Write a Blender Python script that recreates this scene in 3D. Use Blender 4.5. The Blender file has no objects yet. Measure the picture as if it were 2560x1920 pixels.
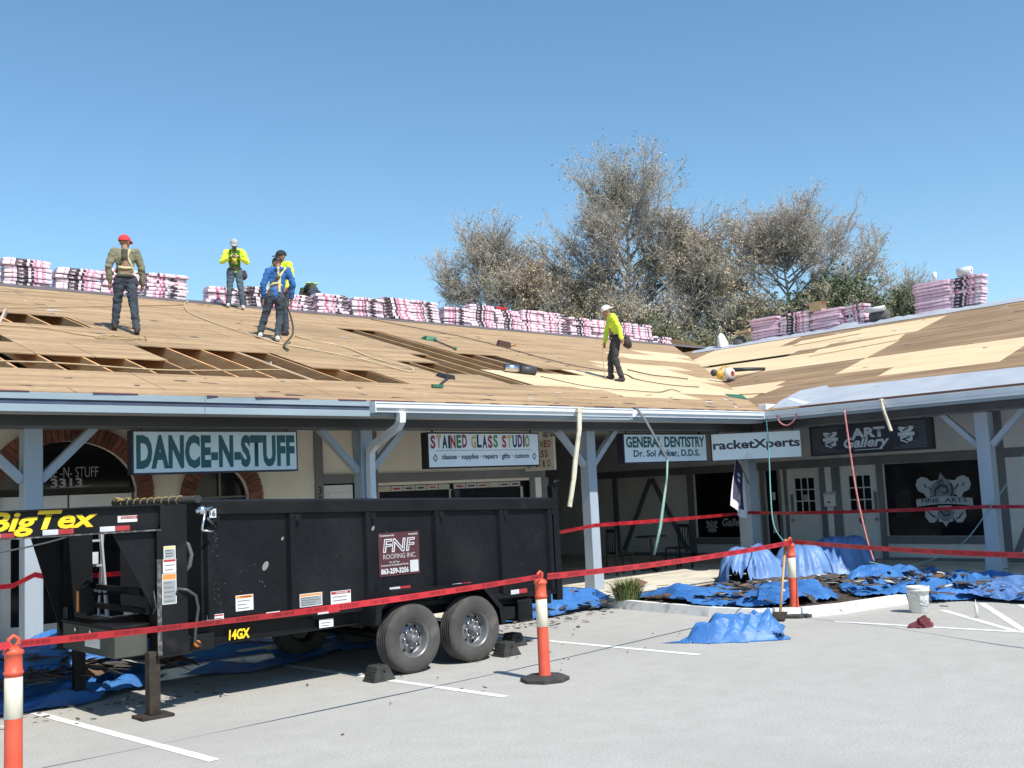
import bpy, bmesh, math, random
import numpy as np
from mathutils import Vector, Matrix, noise
from mathutils.bvhtree import BVHTree
random.seed(7); rng = np.random.default_rng(7)
S = bpy.context.scene
COL = S.collection
R = math.radians

# ------------------------------------------------------------------ camera, sky, sun, exposure
cam_d = bpy.data.cameras.new('camera'); cam = bpy.data.objects.new('camera', cam_d); COL.objects.link(cam); S.camera = cam
F_PX, YAW, PITCH, ROLL = 2649.119, R(42.35671), R(5.75400), R(-2.67664)
fw = Vector((math.sin(YAW), math.cos(YAW), 0)); rt = Vector((math.cos(YAW), -math.sin(YAW), 0)); up = Vector((0, 0, 1))
Fv = fw * math.cos(PITCH) + up * math.sin(PITCH); Uv = -fw * math.sin(PITCH) + up * math.cos(PITCH)
rv = rt * math.cos(ROLL) + Uv * math.sin(ROLL); uv_ = -rt * math.sin(ROLL) + Uv * math.cos(ROLL)
cam.matrix_world = Matrix(((rv.x, uv_.x, -Fv.x, 0), (rv.y, uv_.y, -Fv.y, 0), (rv.z, uv_.z, -Fv.z, 2.0), (0, 0, 0, 1)))
cam_d.sensor_fit = 'HORIZONTAL'; cam_d.sensor_width = 36.0; cam_d.lens = 36.0 * F_PX / 2560.0
cam_d.clip_start = 0.1; cam_d.clip_end = 2000

SUN_EL, SUN_AZ = R(52), R(185)          # azimuth clockwise from +Y: the sun stands over -Y, a little to -X
wld = bpy.data.worlds.new('World'); S.world = wld; wld.use_nodes = True
nt = wld.node_tree; nt.nodes.clear()
sky = nt.nodes.new('ShaderNodeTexSky'); sky.sky_type = 'NISHITA'; sky.sun_disc = False
sky.sun_elevation = SUN_EL; sky.sun_rotation = SUN_AZ; sky.air_density = 1.0; sky.dust_density = 0.15; sky.ozone_density = 2.6; sky.altitude = 20
bgn = nt.nodes.new('ShaderNodeBackground'); bgn.inputs[1].default_value = 0.13
won = nt.nodes.new('ShaderNodeOutputWorld')
hs = nt.nodes.new('ShaderNodeHueSaturation'); hs.inputs['Hue'].default_value = .489; hs.inputs['Saturation'].default_value = 1.1; hs.inputs['Value'].default_value = 1.08
nt.links.new(sky.outputs[0], hs.inputs['Color']); nt.links.new(hs.outputs[0], bgn.inputs[0]); nt.links.new(bgn.outputs[0], won.inputs[0])
sun_d = bpy.data.lights.new('sun', 'SUN'); sun_d.energy = 4.6; sun_d.angle = R(0.55); sun_d.color = (1.0, 0.95, 0.87)
sun = bpy.data.objects.new('sun', sun_d); COL.objects.link(sun)
sdir = Vector((math.sin(SUN_AZ) * math.cos(SUN_EL), math.cos(SUN_AZ) * math.cos(SUN_EL), math.sin(SUN_EL)))
sun.rotation_euler = sdir.to_track_quat('Z', 'Y').to_euler()
S.view_settings.view_transform = 'Standard'; S.view_settings.look = 'None'
S.view_settings.exposure = 0.32; S.view_settings.gamma = 1.0; S.view_settings.use_curve_mapping = False
S.cycles.max_bounces = 6; S.cycles.diffuse_bounces = 3; S.cycles.glossy_bounces = 3
S.cycles.transparent_max_bounces = 6; S.cycles.caustics_reflective = False; S.cycles.caustics_refractive = False

# ------------------------------------------------------------------ helpers
def wm(o):
    m = o.matrix_basis.copy()
    return wm(o.parent) @ m if o.parent else m

def tag(o, label=None, cat=None, group=None, kind=None):
    if label: o['label'] = label
    if cat: o['category'] = cat
    if group: o['group'] = group
    if kind: o['kind'] = kind
    return o

def thing(name, label, cat, loc=(0, 0, 0), rz=0.0, group=None, parent=None):
    o = bpy.data.objects.new(name, None); COL.objects.link(o)
    o.empty_display_size = 0.2
    o.location = loc; o.rotation_euler = (0, 0, rz)
    if parent: o.parent = parent
    return tag(o, label, cat, group)

def part(name, parent, loc=(0, 0, 0)):
    o = bpy.data.objects.new(name, None); COL.objects.link(o); o.parent = parent; o.location = loc
    return o

def dup_tree(o, parent=None):
    c = o.copy(); COL.objects.link(c)
    if parent: c.parent = parent
    for ch in list(o.children): dup_tree(ch, c)
    return c

def link(name, me, mats, parent=None, world=False):
    o = bpy.data.objects.new(name, me); COL.objects.link(o)
    if mats is not None:
        for m in (mats if isinstance(mats, (list, tuple)) else [mats]): me.materials.append(m)
    if parent:
        o.parent = parent
        if world: me.transform(wm(parent).inverted())
    return o

class MB:
    def __init__(s): s.v = []; s.f = []; s.m = []; s.sm = []
    def add(s, vs, fs, mi=0, smooth=False):
        b = len(s.v); s.v.extend([tuple(p) for p in vs])
        for f in fs: s.f.append([b + i for i in f]); s.m.append(mi); s.sm.append(smooth)
        return s
    def box(s, x0, x1, y0, y1, z0, z1, mi=0):
        vs = [(x, y, z) for z in (z0, z1) for y in (y0, y1) for x in (x0, x1)]
        return s.add(vs, [(0, 2, 3, 1), (4, 5, 7, 6), (0, 1, 5, 4), (2, 6, 7, 3), (0, 4, 6, 2), (1, 3, 7, 5)], mi)
    def hexa(s, vs, mi=0):            # 8 points, bottom ring then top ring (same order, ccw seen from above)
        return s.add(vs, [(3, 2, 1, 0), (4, 5, 6, 7), (0, 1, 5, 4), (1, 2, 6, 5), (2, 3, 7, 6), (3, 0, 4, 7)], mi)
    def prism(s, poly, d, mi=0):      # poly: 3-D points, extruded by d
        n = len(poly); d = Vector(d); a = [Vector(p) for p in poly]; b = [p + d for p in a]
        fs = [tuple(range(n - 1, -1, -1)), tuple(range(n, 2 * n))] + [(i, (i + 1) % n, n + (i + 1) % n, n + i) for i in range(n)]
        return s.add(a + b, fs, mi)
    def beam(s, p, q, w, h, mi=0, upv=(0, 0, 1)):   # rectangular bar, w sideways, h along upv
        p, q = Vector(p), Vector(q); d = (q - p).normalized(); u = Vector(upv)
        sd = d.cross(u); sd = sd.normalized() if sd.length > 1e-6 else Vector((1, 0, 0)); u = sd.cross(d).normalized()
        a = [p + sd * i * w / 2 + u * j * h / 2 for i, j in ((-1, -1), (1, -1), (1, 1), (-1, 1))]
        return s.prism(a, q - p, mi)
    def tube(s, pts, r, n=8, mi=0, cap=True, smooth=True, ry=None):
        pts = [Vector(p) for p in pts]; rs = r if isinstance(r, (list, tuple)) else [r] * len(pts)
        b = len(s.v); ref = None
        for i, p in enumerate(pts):
            t = (pts[min(i + 1, len(pts) - 1)] - pts[max(i - 1, 0)]).normalized()
            if ref is None:
                ref = Vector((0, 0, 1)) if abs(t.z) < .9 else Vector((0, 1, 0))
            e1 = ref - t * ref.dot(t)
            e1 = e1.normalized() if e1.length > 1e-5 else t.orthogonal().normalized()
            ref = e1; e2 = t.cross(e1)
            for k in range(n):
                a = 2 * math.pi * (k + .5) / n
                s.v.append(tuple(p + e1 * math.cos(a) * rs[i] + e2 * math.sin(a) * rs[i]))
        for i in range(len(pts) - 1):
            for k in range(n):
                k2 = (k + 1) % n
                s.f.append([b + i * n + k, b + i * n + k2, b + (i + 1) * n + k2, b + (i + 1) * n + k]); s.m.append(mi); s.sm.append(smooth)
        if cap:
            s.f.append([b + k for k in range(n - 1, -1, -1)]); s.m.append(mi); s.sm.append(False)
            e = b + (len(pts) - 1) * n; s.f.append([e + k for k in range(n)]); s.m.append(mi); s.sm.append(False)
        return s
    def lathe(s, prof, n=24, mi=0, axis='z', c=(0, 0, 0), smooth=True, close=False):   # prof: (radius, height)
        b = len(s.v); c = Vector(c)
        for r, h in prof:
            for k in range(n):
                a = 2 * math.pi * k / n; x, y = r * math.cos(a), r * math.sin(a)
                p = {'z': (x, y, h), 'y': (x, h, -y), 'x': (h, x, y)}[axis]
                s.v.append(tuple(c + Vector(p)))
        N = len(prof)
        for i in range(N if close else N - 1):
            for k in range(n):
                k2 = (k + 1) % n; j = (i + 1) % N
                s.f.append([b + i * n + k, b + i * n + k2, b + j * n + k2, b + j * n + k]); s.m.append(mi); s.sm.append(smooth)
        return s
    def ball(s, c, r, n=12, mi=0, sc=(1, 1, 1)):
        prof = [(max(1e-4, math.sin(math.pi * i / (n // 2))) * r, -math.cos(math.pi * i / (n // 2)) * r) for i in range(n // 2 + 1)]
        b = len(s.v); s.lathe(prof, n, mi)
        for i in range(b, len(s.v)):
            p = s.v[i]; s.v[i] = (c[0] + p[0] * sc[0], c[1] + p[1] * sc[1], c[2] + p[2] * sc[2])
        return s
    def xf(s, M_):
        s.v = [tuple(M_ @ Vector(p)) for p in s.v]; return s
    def mesh(s, name, bevel=0.0):
        me = bpy.data.meshes.new(name); me.from_pydata(s.v, [], s.f)
        me.polygons.foreach_set('material_index', s.m); me.polygons.foreach_set('use_smooth', s.sm)
        bm = bmesh.new(); bm.from_mesh(me)
        bmesh.ops.recalc_face_normals(bm, faces=bm.faces)
        if bevel: bmesh.ops.bevel(bm, geom=[e for e in bm.edges if e.calc_face_angle(0) > .6], offset=bevel, segments=1, affect='EDGES', clamp_overlap=True)
        bm.to_mesh(me); bm.free(); me.update(); return me
    def build(s, name, mats, parent=None, world=False, bevel=0.0):
        return link(name, s.mesh(name, bevel), mats, parent, world)

def tri(v): return abs(v % 2 - 1)
def crease(q, seed, n=5, f0=.8, f1=3.0, aniso=None):     # sum of triangle waves: flat facets meeting in straight creases
    r = random.Random(int(seed * 97)); z = 0; tot = 0
    for i in range(n):
        f = f0 * (f1 / f0) ** (i / max(1, n - 1)); d = Vector((r.gauss(0, 1), r.gauss(0, 1), r.gauss(0, 1))).normalized(); w = 1 / f
        if aniso: d = Vector((d.x * aniso[0], d.y * aniso[1], d.z))
        p = Vector((noise.noise(q * .7 + Vector((i, seed, 0))), noise.noise(q * .7 + Vector((seed, i, 3))), 0)) * .7
        z += w * tri((q + p).dot(d) * f * 1.6 + r.random() * 2); tot += w
    return z / tot

def B(name, mats, parent, x0, x1, y0, y1, z0, z1, bevel=0.0):
    return MB().box(x0, x1, y0, y1, z0, z1).build(name, mats, parent, True, bevel)

# ---- materials
def M(name, col, col2=None, rough=.6, metal=0.0, scale=4.0, stretch=(1, 1, 1), detail=5.0, lo=.35, hi=.65, bump=0.0, bscale=None,
      dirt=None, dscale=2.0, dlo=.55, dhi=.7, rnd=0.0, spec=.5, coat=0.0, trans=0.0, fine=0.0):
    m = bpy.data.materials.new(name); m.use_nodes = True; t = m.node_tree; n = t.nodes; L = t.links
    bs = n['Principled BSDF']; bs.inputs['Roughness'].default_value = rough; bs.inputs['Metallic'].default_value = metal
    bs.inputs['Specular IOR Level'].default_value = spec; bs.inputs['Coat Weight'].default_value = coat
    tc = n.new('ShaderNodeTexCoord'); mp = n.new('ShaderNodeMapping'); mp.inputs['Scale'].default_value = stretch
    L.new(tc.outputs['Object'], mp.inputs[0])
    def noi(sc, det=detail):
        q = n.new('ShaderNodeTexNoise'); q.inputs['Scale'].default_value = sc; q.inputs['Detail'].default_value = det; L.new(mp.outputs[0], q.inputs['Vector']); return q
    def ramp(a, b, c0, c1, src):
        r = n.new('ShaderNodeValToRGB'); e = r.color_ramp.elements; e[0].position = a; e[1].position = b; e[0].color = (*c0, 1); e[1].color = (*c1, 1)
        L.new(src, r.inputs[0]); return r.outputs[0]
    out = None
    nz = noi(scale)
    col2 = col2 or tuple(min(1, c * 1.12) for c in col)
    out = ramp(lo, hi, col, col2, nz.outputs[0])
    def mix(fac, a, b, mode='MIX'):
        q = n.new('ShaderNodeMix'); q.data_type = 'RGBA'; q.blend_type = mode
        if isinstance(fac, float): q.inputs[0].default_value = fac
        else: L.new(fac, q.inputs[0])
        for i, c in ((6, a), (7, b)):
            if isinstance(c, tuple): q.inputs[i].default_value = (*c, 1)
            else: L.new(c, q.inputs[i])
        return q.outputs[2]
    if fine:
        fn = noi(scale * 14, 2.0); out = mix(1.0, out, ramp(.3, .7, (1 - fine,) * 3, (1 + fine,) * 3, fn.outputs[0]), 'MULTIPLY')
    if dirt:
        dn = noi(dscale, 8.0); out = mix(ramp(dlo, dhi, (0, 0, 0), (1, 1, 1), dn.outputs[0]), out, dirt)
    if rnd:
        oi = n.new('ShaderNodeObjectInfo'); out = mix(1.0, out, ramp(0, 1, (1 - rnd,) * 3, (1 + rnd,) * 3, oi.outputs['Random']), 'MULTIPLY')
    L.new(out, bs.inputs['Base Color'])
    if bump:
        bn = noi(bscale or scale * 4, 6.0); bp = n.new('ShaderNodeBump'); bp.inputs['Strength'].default_value = bump; bp.inputs['Distance'].default_value = .02
        L.new(bn.outputs[0], bp.inputs['Height']); L.new(bp.outputs[0], bs.inputs['Normal'])
    return m

def srgb(r, g, b):
    f = lambda c: (c / 255 / 12.92) if c <= 10 else ((c / 255 + .055) / 1.055) ** 2.4
    return (f(r), f(g), f(b))

# ---- lettering with the built-in font, fitted to a box of w x h at origin o, running along rgt
def txt(name, s, mat, o, rgt, w, h, parent, world=True, bold=0.0, shear=0.0, depth=.002, upv=(0, 0, 1), spacing=1.0, flip=False):
    cu = bpy.data.curves.new('lettering', 'FONT'); cu.body = s; cu.offset = bold; cu.shear = shear; cu.size = 1; cu.space_character = spacing
    cu.extrude = 0.0; cu.resolution_u = 3; cu.fill_mode = 'FRONT'
    ob = bpy.data.objects.new('lettering_curve', cu); COL.objects.link(ob)
    dg = bpy.context.evaluated_depsgraph_get(); me = bpy.data.meshes.new_from_object(ob.evaluated_get(dg))
    bpy.data.objects.remove(ob); bpy.data.curves.remove(cu); me.materials.clear()
    co = np.zeros(len(me.vertices) * 3); me.vertices.foreach_get('co', co); co = co.reshape(-1, 3)
    mn, mx = co.min(0), co.max(0)
    X = (co[:, 0] - mn[0]) / (mx[0] - mn[0]) * w; Z = (co[:, 1] - mn[1]) / (mx[1] - mn[1]) * h
    r_ = np.array(Vector(rgt).normalized()); u_ = np.array(Vector(upv).normalized()); nrm = np.cross(r_, u_)
    P = np.array(o)[None] + X[:, None] * r_ + Z[:, None] * u_ + nrm * depth
    me.vertices.foreach_set('co', P.ravel()); me.name = name; me.update()
    return link(name, me, mat, parent, world)
# ------------------------------------------------------------------ setting: ground, lines, kerbs, pavement
mg = M('asphalt_pale', (.405, .392, .36), (.435, .422, .39), rough=.95, scale=3.2, detail=8, bump=.2, bscale=85, dirt=(.345, .333, .305), dscale=.35, dlo=.5, dhi=.95, fine=.14, spec=.2)
mpaint = M('road_paint', (.78, .78, .74), (.86, .86, .83), rough=.7, scale=8, dirt=(.55, .55, .52), dscale=7, dlo=.58, dhi=.75)
mwalk = M('pavement_concrete', (.60, .55, .45), (.69, .64, .54), rough=.9, scale=1.5, bump=.2, bscale=40, dirt=(.48, .44, .37), dscale=1.3, fine=.08)
mkerb = M('kerb_paint', (.74, .73, .69), (.84, .83, .79), rough=.75, scale=5, bump=.15, dirt=(.50, .48, .44), dscale=4, dlo=.56, dhi=.7)
mmulch = M('mulch', (.045, .032, .022), (.10, .07, .05), rough=1, scale=14, bump=.8, bscale=30)

g = MB(); xs = [-400, -40, -10, 0, 10, 20, 40, 400]
for a, b in zip(xs[:-1], xs[1:]):
    for c, d in zip(xs[:-1], xs[1:]): g.add([(a, c, 0), (b, c, 0), (b, d, 0), (a, d, 0)], [(0, 1, 2, 3)])
tag(g.build('ground', mg), 'smooth pale grey parking lot surface', kind='structure')

def line(pts, w=.1):
    a, b = Vector((*pts[0], .004)), Vector((*pts[1], .004)); d = (b - a).normalized(); s = Vector((-d.y, d.x, 0)) * w / 2
    n = max(2, int((b - a).length / .12)); m = MB(); L = []; Q = []
    for i in range(n + 1):
        p = a.lerp(b, i / n); L.append(p + s * (1 + random.uniform(-.07, .07))); Q.append(p - s * (1 + random.uniform(-.07, .07)))
    for i in range(n): m.add([Q[i], Q[i + 1], L[i + 1], L[i]], [(0, 1, 2, 3)])
    return tag(m.build('parking_line', mpaint), 'white painted parking bay line on the pale lot', kind='structure')
for p in (((3.63, 12.4), (3.95, 8.0)), ((6.73, 12.4), (7.0, 7.98)), ((9.78, 12.4), (9.99, 7.94)), ((.55, 12.4), (.85, 8.0)),
          ((13.2, 8.1), (13.38, 5.2)), ((14.95, 7.42), (13.4, 5.75)), ((15.95, 7.3), (13.4, 5.62)), ((16.0, 6.75), (13.5, 5.1)), ((16.4, 6.0), (16.9, 2.0))):
    line(p)

# pavement slabs under the eaves, with a step down to the lot
pv = tag(B('pavement', mwalk, None, -8, 40, 12.62, 40, -.05, .118), 'raised pale concrete walkway running under the eaves', kind='structure')
pv2 = tag(B('pavement', mwalk, None, 18.35, 40, -8, 12.6, -.05, .118), 'raised pale concrete walkway along the right wing', kind='structure')
def slab(x0, x1, y0, y1, par):
    B('paving_slab', mwalk, par, x0 + .004, x1 - .004, y0 + .004, y1 - .004, .119, .15 + random.uniform(-.001, .001), .004)
for i in range(-1, 11):
    x0 = -1 + i * 1.83
    for y0, y1 in ((12.6, 13.36), (13.36, 15.58)): slab(x0, x0 + 1.83, y0, y1, pv)
for i in range(8):
    y1 = 12.59 - i * 1.83
    for x0, x1 in ((18.33, 19.1), (19.1, 21.38)): slab(x0, x1, y1 - 1.83, y1, pv2)
slab(19.16, 21.38, 12.6, 15.58, pv)
for i in range(4): slab(15, 21.38, 15.58 + i * 2, 17.58 + i * 2, pv)
# island bed with mulch and a white kerb
bed = [(13.3, 12.6), (13.12, 11.4), (13.0, 10.0), (13.05, 9.3), (13.45, 8.85), (14.1, 8.6), (15.7, 8.35), (17.4, 8.2), (18.33, 8.15), (18.33, 12.6)]
tag(MB().prism([(x, y, -.02) for x, y in bed], (0, 0, .10)).build('soil', mmulch), 'dark mulch bed in the corner of the lot', kind='structure')
kb = MB()
path = bed[:8]
def off(i, d):
    a = Vector(path[max(i - 1, 0)]); b = Vector(path[min(i + 1, len(path) - 1)]); t = (b - a).normalized(); n = Vector((-t.y, t.x)) * d
    return (path[i][0] + n.x, path[i][1] + n.y)
for i in range(len(path) - 1):
    q = [off(i, -.15), off(i + 1, -.15), off(i + 1, .0), off(i, .0)]
    qt = [off(i, -.12), off(i + 1, -.12), off(i + 1, -.01), off(i, -.01)]
    kb.hexa([(x, y, -.02) for x, y in q] + [(x, y, .14) for x, y in qt])
tag(kb.build('kerb', mkerb), 'white painted kerb round the mulch bed', kind='structure')
# mulch chips
n = 2600; ch = MB(); P_ = []
while len(P_) < n:
    x, y = rng.uniform(13, 18), rng.uniform(8.4, 12.5)
    if y > 8.9 or x > 14: P_.append((x, y))
for x, y in P_:
    a = rng.uniform(0, 6.28); l = rng.uniform(.015, .05); w = l * .35; c, s_ = math.cos(a), math.sin(a); z = .083 + rng.uniform(0, .02)
    ch.add([(x - c * l, y - s_ * l, z), (x + s_ * w, y - c * w, z + .006), (x + c * l, y + s_ * l, z + rng.uniform(0, .02)), (x - s_ * w, y + c * w, z + .008)], [(0, 1, 2, 3)])
mch = M('bark_chip', (.07, .045, .03), (.17, .11, .07), rough=1, scale=9)
tag(ch.build('mulch_chips', mch), 'loose bark chips over the planting bed', kind='stuff')
# ------------------------------------------------------------------ the L-shaped shopping plaza
mstucco = M('cream_stucco', (.70, .655, .55), (.77, .72, .615), rough=.95, scale=2.2, bump=.35, bscale=60, dirt=(.58, .53, .43), dscale=1.1, dlo=.56, dhi=.8)
mstucco2 = M('white_stucco', (.66, .66, .63), (.74, .74, .71), rough=.95, scale=2.2, bump=.35, bscale=60, dirt=(.58, .58, .56), dscale=1.1, dlo=.56, dhi=.8)
mtimber = M('grey_timber', (.145, .15, .16), (.18, .185, .19), rough=.75, scale=3, stretch=(1, 1, .3), bump=.15, bscale=30)
mpost = M('blue_grey_paint', (.34, .40, .46), (.39, .45, .51), rough=.6, scale=3, stretch=(1, 1, .3), bump=.12, bscale=25, dirt=(.28, .33, .38), dscale=4, dlo=.62, dhi=.8)
mbeam = M('dark_beam', (.085, .09, .092), (.115, .12, .12), rough=.75, scale=3, stretch=(.3, 1, 1), bump=.12)
msoffit = M('soffit', (.42, .41, .38), (.48, .47, .44), rough=.85, scale=2)
mfascia = M('fascia_blue', (.25, .32, .365), (.30, .37, .42), rough=.7, scale=2.5, stretch=(.25, 1, 1), bump=.12, dirt=(.20, .27, .32), dscale=3.5, dlo=.58, dhi=.72)
mgroove = M('fascia_groove', (.045, .06, .10), (.06, .08, .13), rough=.8)
mgutter = M('white_gutter', (.70, .73, .75), (.76, .79, .80), rough=.35, scale=2, dirt=(.58, .6, .61), dscale=3, dlo=.62, dhi=.8)
mdoor = M('white_door', (.62, .63, .62), (.68, .69, .68), rough=.5, scale=2)
mglass = M('dark_glass', (.008, .009, .011), (.012, .013, .015), rough=.12, spec=.25)
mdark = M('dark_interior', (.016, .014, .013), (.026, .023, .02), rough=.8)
mbrick = M('brick', (.15, .058, .04), (.22, .092, .06), rough=.9, scale=9, bump=.4, bscale=40, rnd=.35, dirt=(.12, .06, .045), dscale=6)
mmortar = M('mortar', (.20, .15, .12), (.26, .20, .16), rough=1, scale=10)
mwhite = M('white_print', (.70, .71, .70), rough=.5)
mgreyprint = M('grey_print', (.36, .36, .35), rough=.5)
mblackprint = M('black_print', (.02, .02, .025), rough=.5)
mmetal = M('dull_metal', (.32, .32, .33), rough=.4, metal=.9)

bld = thing('shopping_plaza', 'long low L-shaped plaza with blue posts, cream walls and its roof stripped to plywood', 'building')
YW, XW, YP, XP = 15.6, 21.4, 13.42, 19.15
ZB0, ZB1 = 3.03, 3.2
# --- left wall pieces with an arched opening cut by building around it
def arch_pts(cx, zs, hw, rise, n): return [(cx - hw * math.cos(math.pi * i / n), zs + rise * math.sin(math.pi * i / n)) for i in range(n + 1)]
def arch_wall(x0, x1, cx, zs, hw, rise, zb, ztop, y0, y1, mat):
    a = arch_pts(cx, zs, hw, rise, 28); m = MB()
    m.box(x0, cx - hw, y0, y1, zb, ztop); m.box(cx + hw, x1, y0, y1, zb, ztop)
    for (xa, za), (xb, zb_) in zip(a[:-1], a[1:]):
        m.prism([(xa, y0, za), (xb, y0, zb_), (xb, y0, ztop), (xa, y0, ztop)], (0, y1 - y0, 0))
    return m.build('wall', mat, bld, True)
arch_wall(-8, 7.02, 5.55, 2.25, .97, .76, .15, 3.3, YW, YW + .2, mstucco)
arch_wall(7.02, 9.6, 7.90, 2.10, .47, .49, .15, 3.3, YW, YW + .2, mstucco)
B('wall', mstucco, bld, 9.6, 10.9, YW, YW + .2, 2.27, 3.3)
B('wall', mstucco, bld, 10.9, 15.0, YW, YW + .2, 2.2, 3.3)
B('wall', mstucco, bld, 10.9, 15.0, YW, YW + .2, .15, .8)
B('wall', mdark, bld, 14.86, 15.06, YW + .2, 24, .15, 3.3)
# brick arches: voussoirs one by one on a mortar ring
def brick_arch(cx, zs, hw, rise, t, nb, legs, skip=None):
    rng_ = MB(); a = arch_pts(cx, zs, hw + .01, rise + .01, 40); b = arch_pts(cx, zs, hw + t - .01, rise + t - .01, 40)
    for i in range(40): rng_.prism([(a[i][0], YW - .03, a[i][1]), (a[i + 1][0], YW - .03, a[i + 1][1]), (b[i + 1][0], YW - .03, b[i + 1][1]), (b[i][0], YW - .03, b[i][1])], (0, .02, 0))
    for s_ in (-1, 1): rng_.box(min(cx + s_ * (hw + .01), cx + s_ * (hw + t - .01)), max(cx + s_ * (hw + .01), cx + s_ * (hw + t - .01)), YW - .03, YW - .01, zs - legs, zs)
    ring = rng_.build('brick_arch', mmortar, bld, True)
    for i in range(nb):
        t0, t1 = math.pi * (i + .07) / nb, math.pi * (i + .93) / nb
        P = lambda th, k: (cx - (hw + k * t) * math.cos(th), zs + (rise + k * t) * math.sin(th))
        yo = YW - .055 - random.uniform(0, .008)
        q = [P(t0, 0), P(t1, 0), P(t1, 1), P(t0, 1)]
        MB().prism([(x, yo, z) for x, z in q], (0, .05, 0)).build('brick', mbrick, ring, True)
    k = int(legs / .07)
    for s_ in (-1, 1):
        for j in range(k):
            z1 = zs - j * .07 - .004; xa, xb = sorted((cx + s_ * hw, cx + s_ * (hw + t)))
            B('brick', mbrick, ring, xa, xb, YW - .055 - random.uniform(0, .008), YW - .005, z1 - .062, z1)
brick_arch(5.55, 2.25, .97, .76, .25, 36, .56)
brick_arch(7.90, 2.10, .47, .49, .235, 22, .56)
# big arch: dark transom glass, frame, double doors
tr = MB(); a = arch_pts(5.55, 2.25, .97, .76, 28)
tr.prism([(x, YW + .08, z) for x, z in a], (0, .02, 0))
tw = tr.build('transom_window', mglass, bld, True)
B('frame', mdark, tw, 4.58, 6.52, YW + .05, YW + .12, 2.25, 2.335)
txt('lettering', 'DANCE -N- STUFF', mgreyprint, (4.98, YW + .075, 2.49), (1, 0, 0), 1.0, .15, tw, bold=-.008)
txt('lettering', '3313', mgreyprint, (5.3, YW + .075, 2.345), (1, 0, 0), .45, .135, tw, bold=.03)
sw = MB().prism([(5.2, YW + .076, 2.335), (5.75, YW + .076, 2.345), (5.93, YW + .076, 2.375), (5.7, YW + .076, 2.362)], (0, .001, 0)).build('lettering', mgreyprint, tw, True)
for x0, x1 in ((4.62, 5.53), (5.56, 6.47)):
    d = B('door', mdoor, bld, x0, x1, YW + .06, YW + .1, .15, 2.235)
    B('pane', mglass, d, x0 + .14, x1 - .14, YW + .052, YW + .058, .45, 2.05)
    B('handle', mmetal, d, (x1 - .1) if x0 < 5 else (x0 + .04), (x1 - .04) if x0 < 5 else (x0 + .1), YW + .02, YW + .055, 1.05, 1.2)
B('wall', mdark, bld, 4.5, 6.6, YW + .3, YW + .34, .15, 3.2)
# small arched window
w = MB(); a = arch_pts(7.90, 2.10, .47, .49, 20); w.prism([(x, YW + .1, z) for x, z in a] + [(8.37, YW + .1, .9), (7.43, YW + .1, .9)], (0, .02, 0))
w = w.build('window', mglass, bld, True)
for q in ((7.43, 8.37, 2.10, 2.13), (7.885, 7.915, 2.13, 2.58), (7.43, 8.37, .9, .96)): B('frame', mtimber, w, q[0], q[1], YW + .06, YW + .098, q[2], q[3])
txt('lettering', 'TRINING', mgreyprint, (7.72, YW + .09, 1.985), (1, 0, 0), .34, .10, w, bold=.02)
# timber framing, left wing
def tim(x0, x1, z0, z1, y=YW, mat=mtimber): return B('timber', mat, bld, x0, x1, y - .035, y - .002, z0, z1, .004)
tim(9.6, 9.76, .15, 3.2); tim(10.39, 10.88, .15, 3.2); tim(9.763, 10.387, 2.265, 2.42); tim(10.883, 15.0, 2.25, 2.41)
tim(14.56, 14.68, .15, 2.247)
B('timber', mwhite, bld, 14.7, 14.86, YW - .04, YW - .003, .15, 2.247); B('timber', mtimber, bld, 14.87, 15.06, YW - .04, YW - .003, .15, 2.247)
tim(10.883, 14.557, .15, .28); tim(10.883, 14.557, .72, .84)
d = B('door', mdoor, bld, 9.77, 10.38, YW + .02, YW + .06, .15, 2.24, .004); B('panel', mdoor, d, 9.87, 10.28, YW + .008, YW + .0195, 1.25, 2.11, .006)
txt('lettering', '3', mblackprint, (9.64, YW - .038, 2.09), (1, 0, 0), .075, .135, bld, bold=.01); txt('lettering', '7', mblackprint, (9.64, YW - .038, 1.92), (1, 0, 0), .075, .135, bld, bold=.01)
# stained glass shop window
w = B('window', mglass, bld, 10.89, 14.55, YW + .08, YW + .1, .84, 2.247)
cols = [srgb(190, 170, 110), srgb(150, 50, 60), srgb(30, 35, 50), srgb(30, 35, 45), srgb(160, 70, 75), srgb(160, 165, 120), srgb(150, 40, 50), srgb(40, 45, 60), srgb(150, 60, 60), srgb(180, 165, 110), srgb(80, 40, 45), srgb(40, 45, 55)]
mcell = M('leaded_glass', (.44, .43, .40), rough=.25)
def cell(x0, x1, z0, z1, c, i):
    f = B('glass_cell', mcell, w, x0, x1, YW + .06, YW + .079, z0, z1)
mcs = [M('glass_stripe', c, rough=.3) for c in cols]
k = 0
for xa, xb, nn in ((10.94, 12.57, 6), (12.67, 14.38, 6)):
    f = B('glass_band', mcell, w, xa, xb, YW + .062, YW + .078, 2.09, 2.185)
    st = (xb - xa) / nn
    for i in range(nn):
        B('glass_band', mcs[k % 12], w, xa + st * i + .06, xa + st * (i + 1) - .06, YW + .058, YW + .0618, 2.12, 2.15)
        B('glass_band', mblackprint, w, xa + st * (i + 1) - .006, xa + st * (i + 1) + .006, YW + .0575, YW + .0618, 2.092, 2.183); k += 1
for x in (10.9, 12.56, 14.38): B('glass_band', mcell, w, x, x + .06, YW + .062, YW + .078, .95, 2.085)
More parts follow.
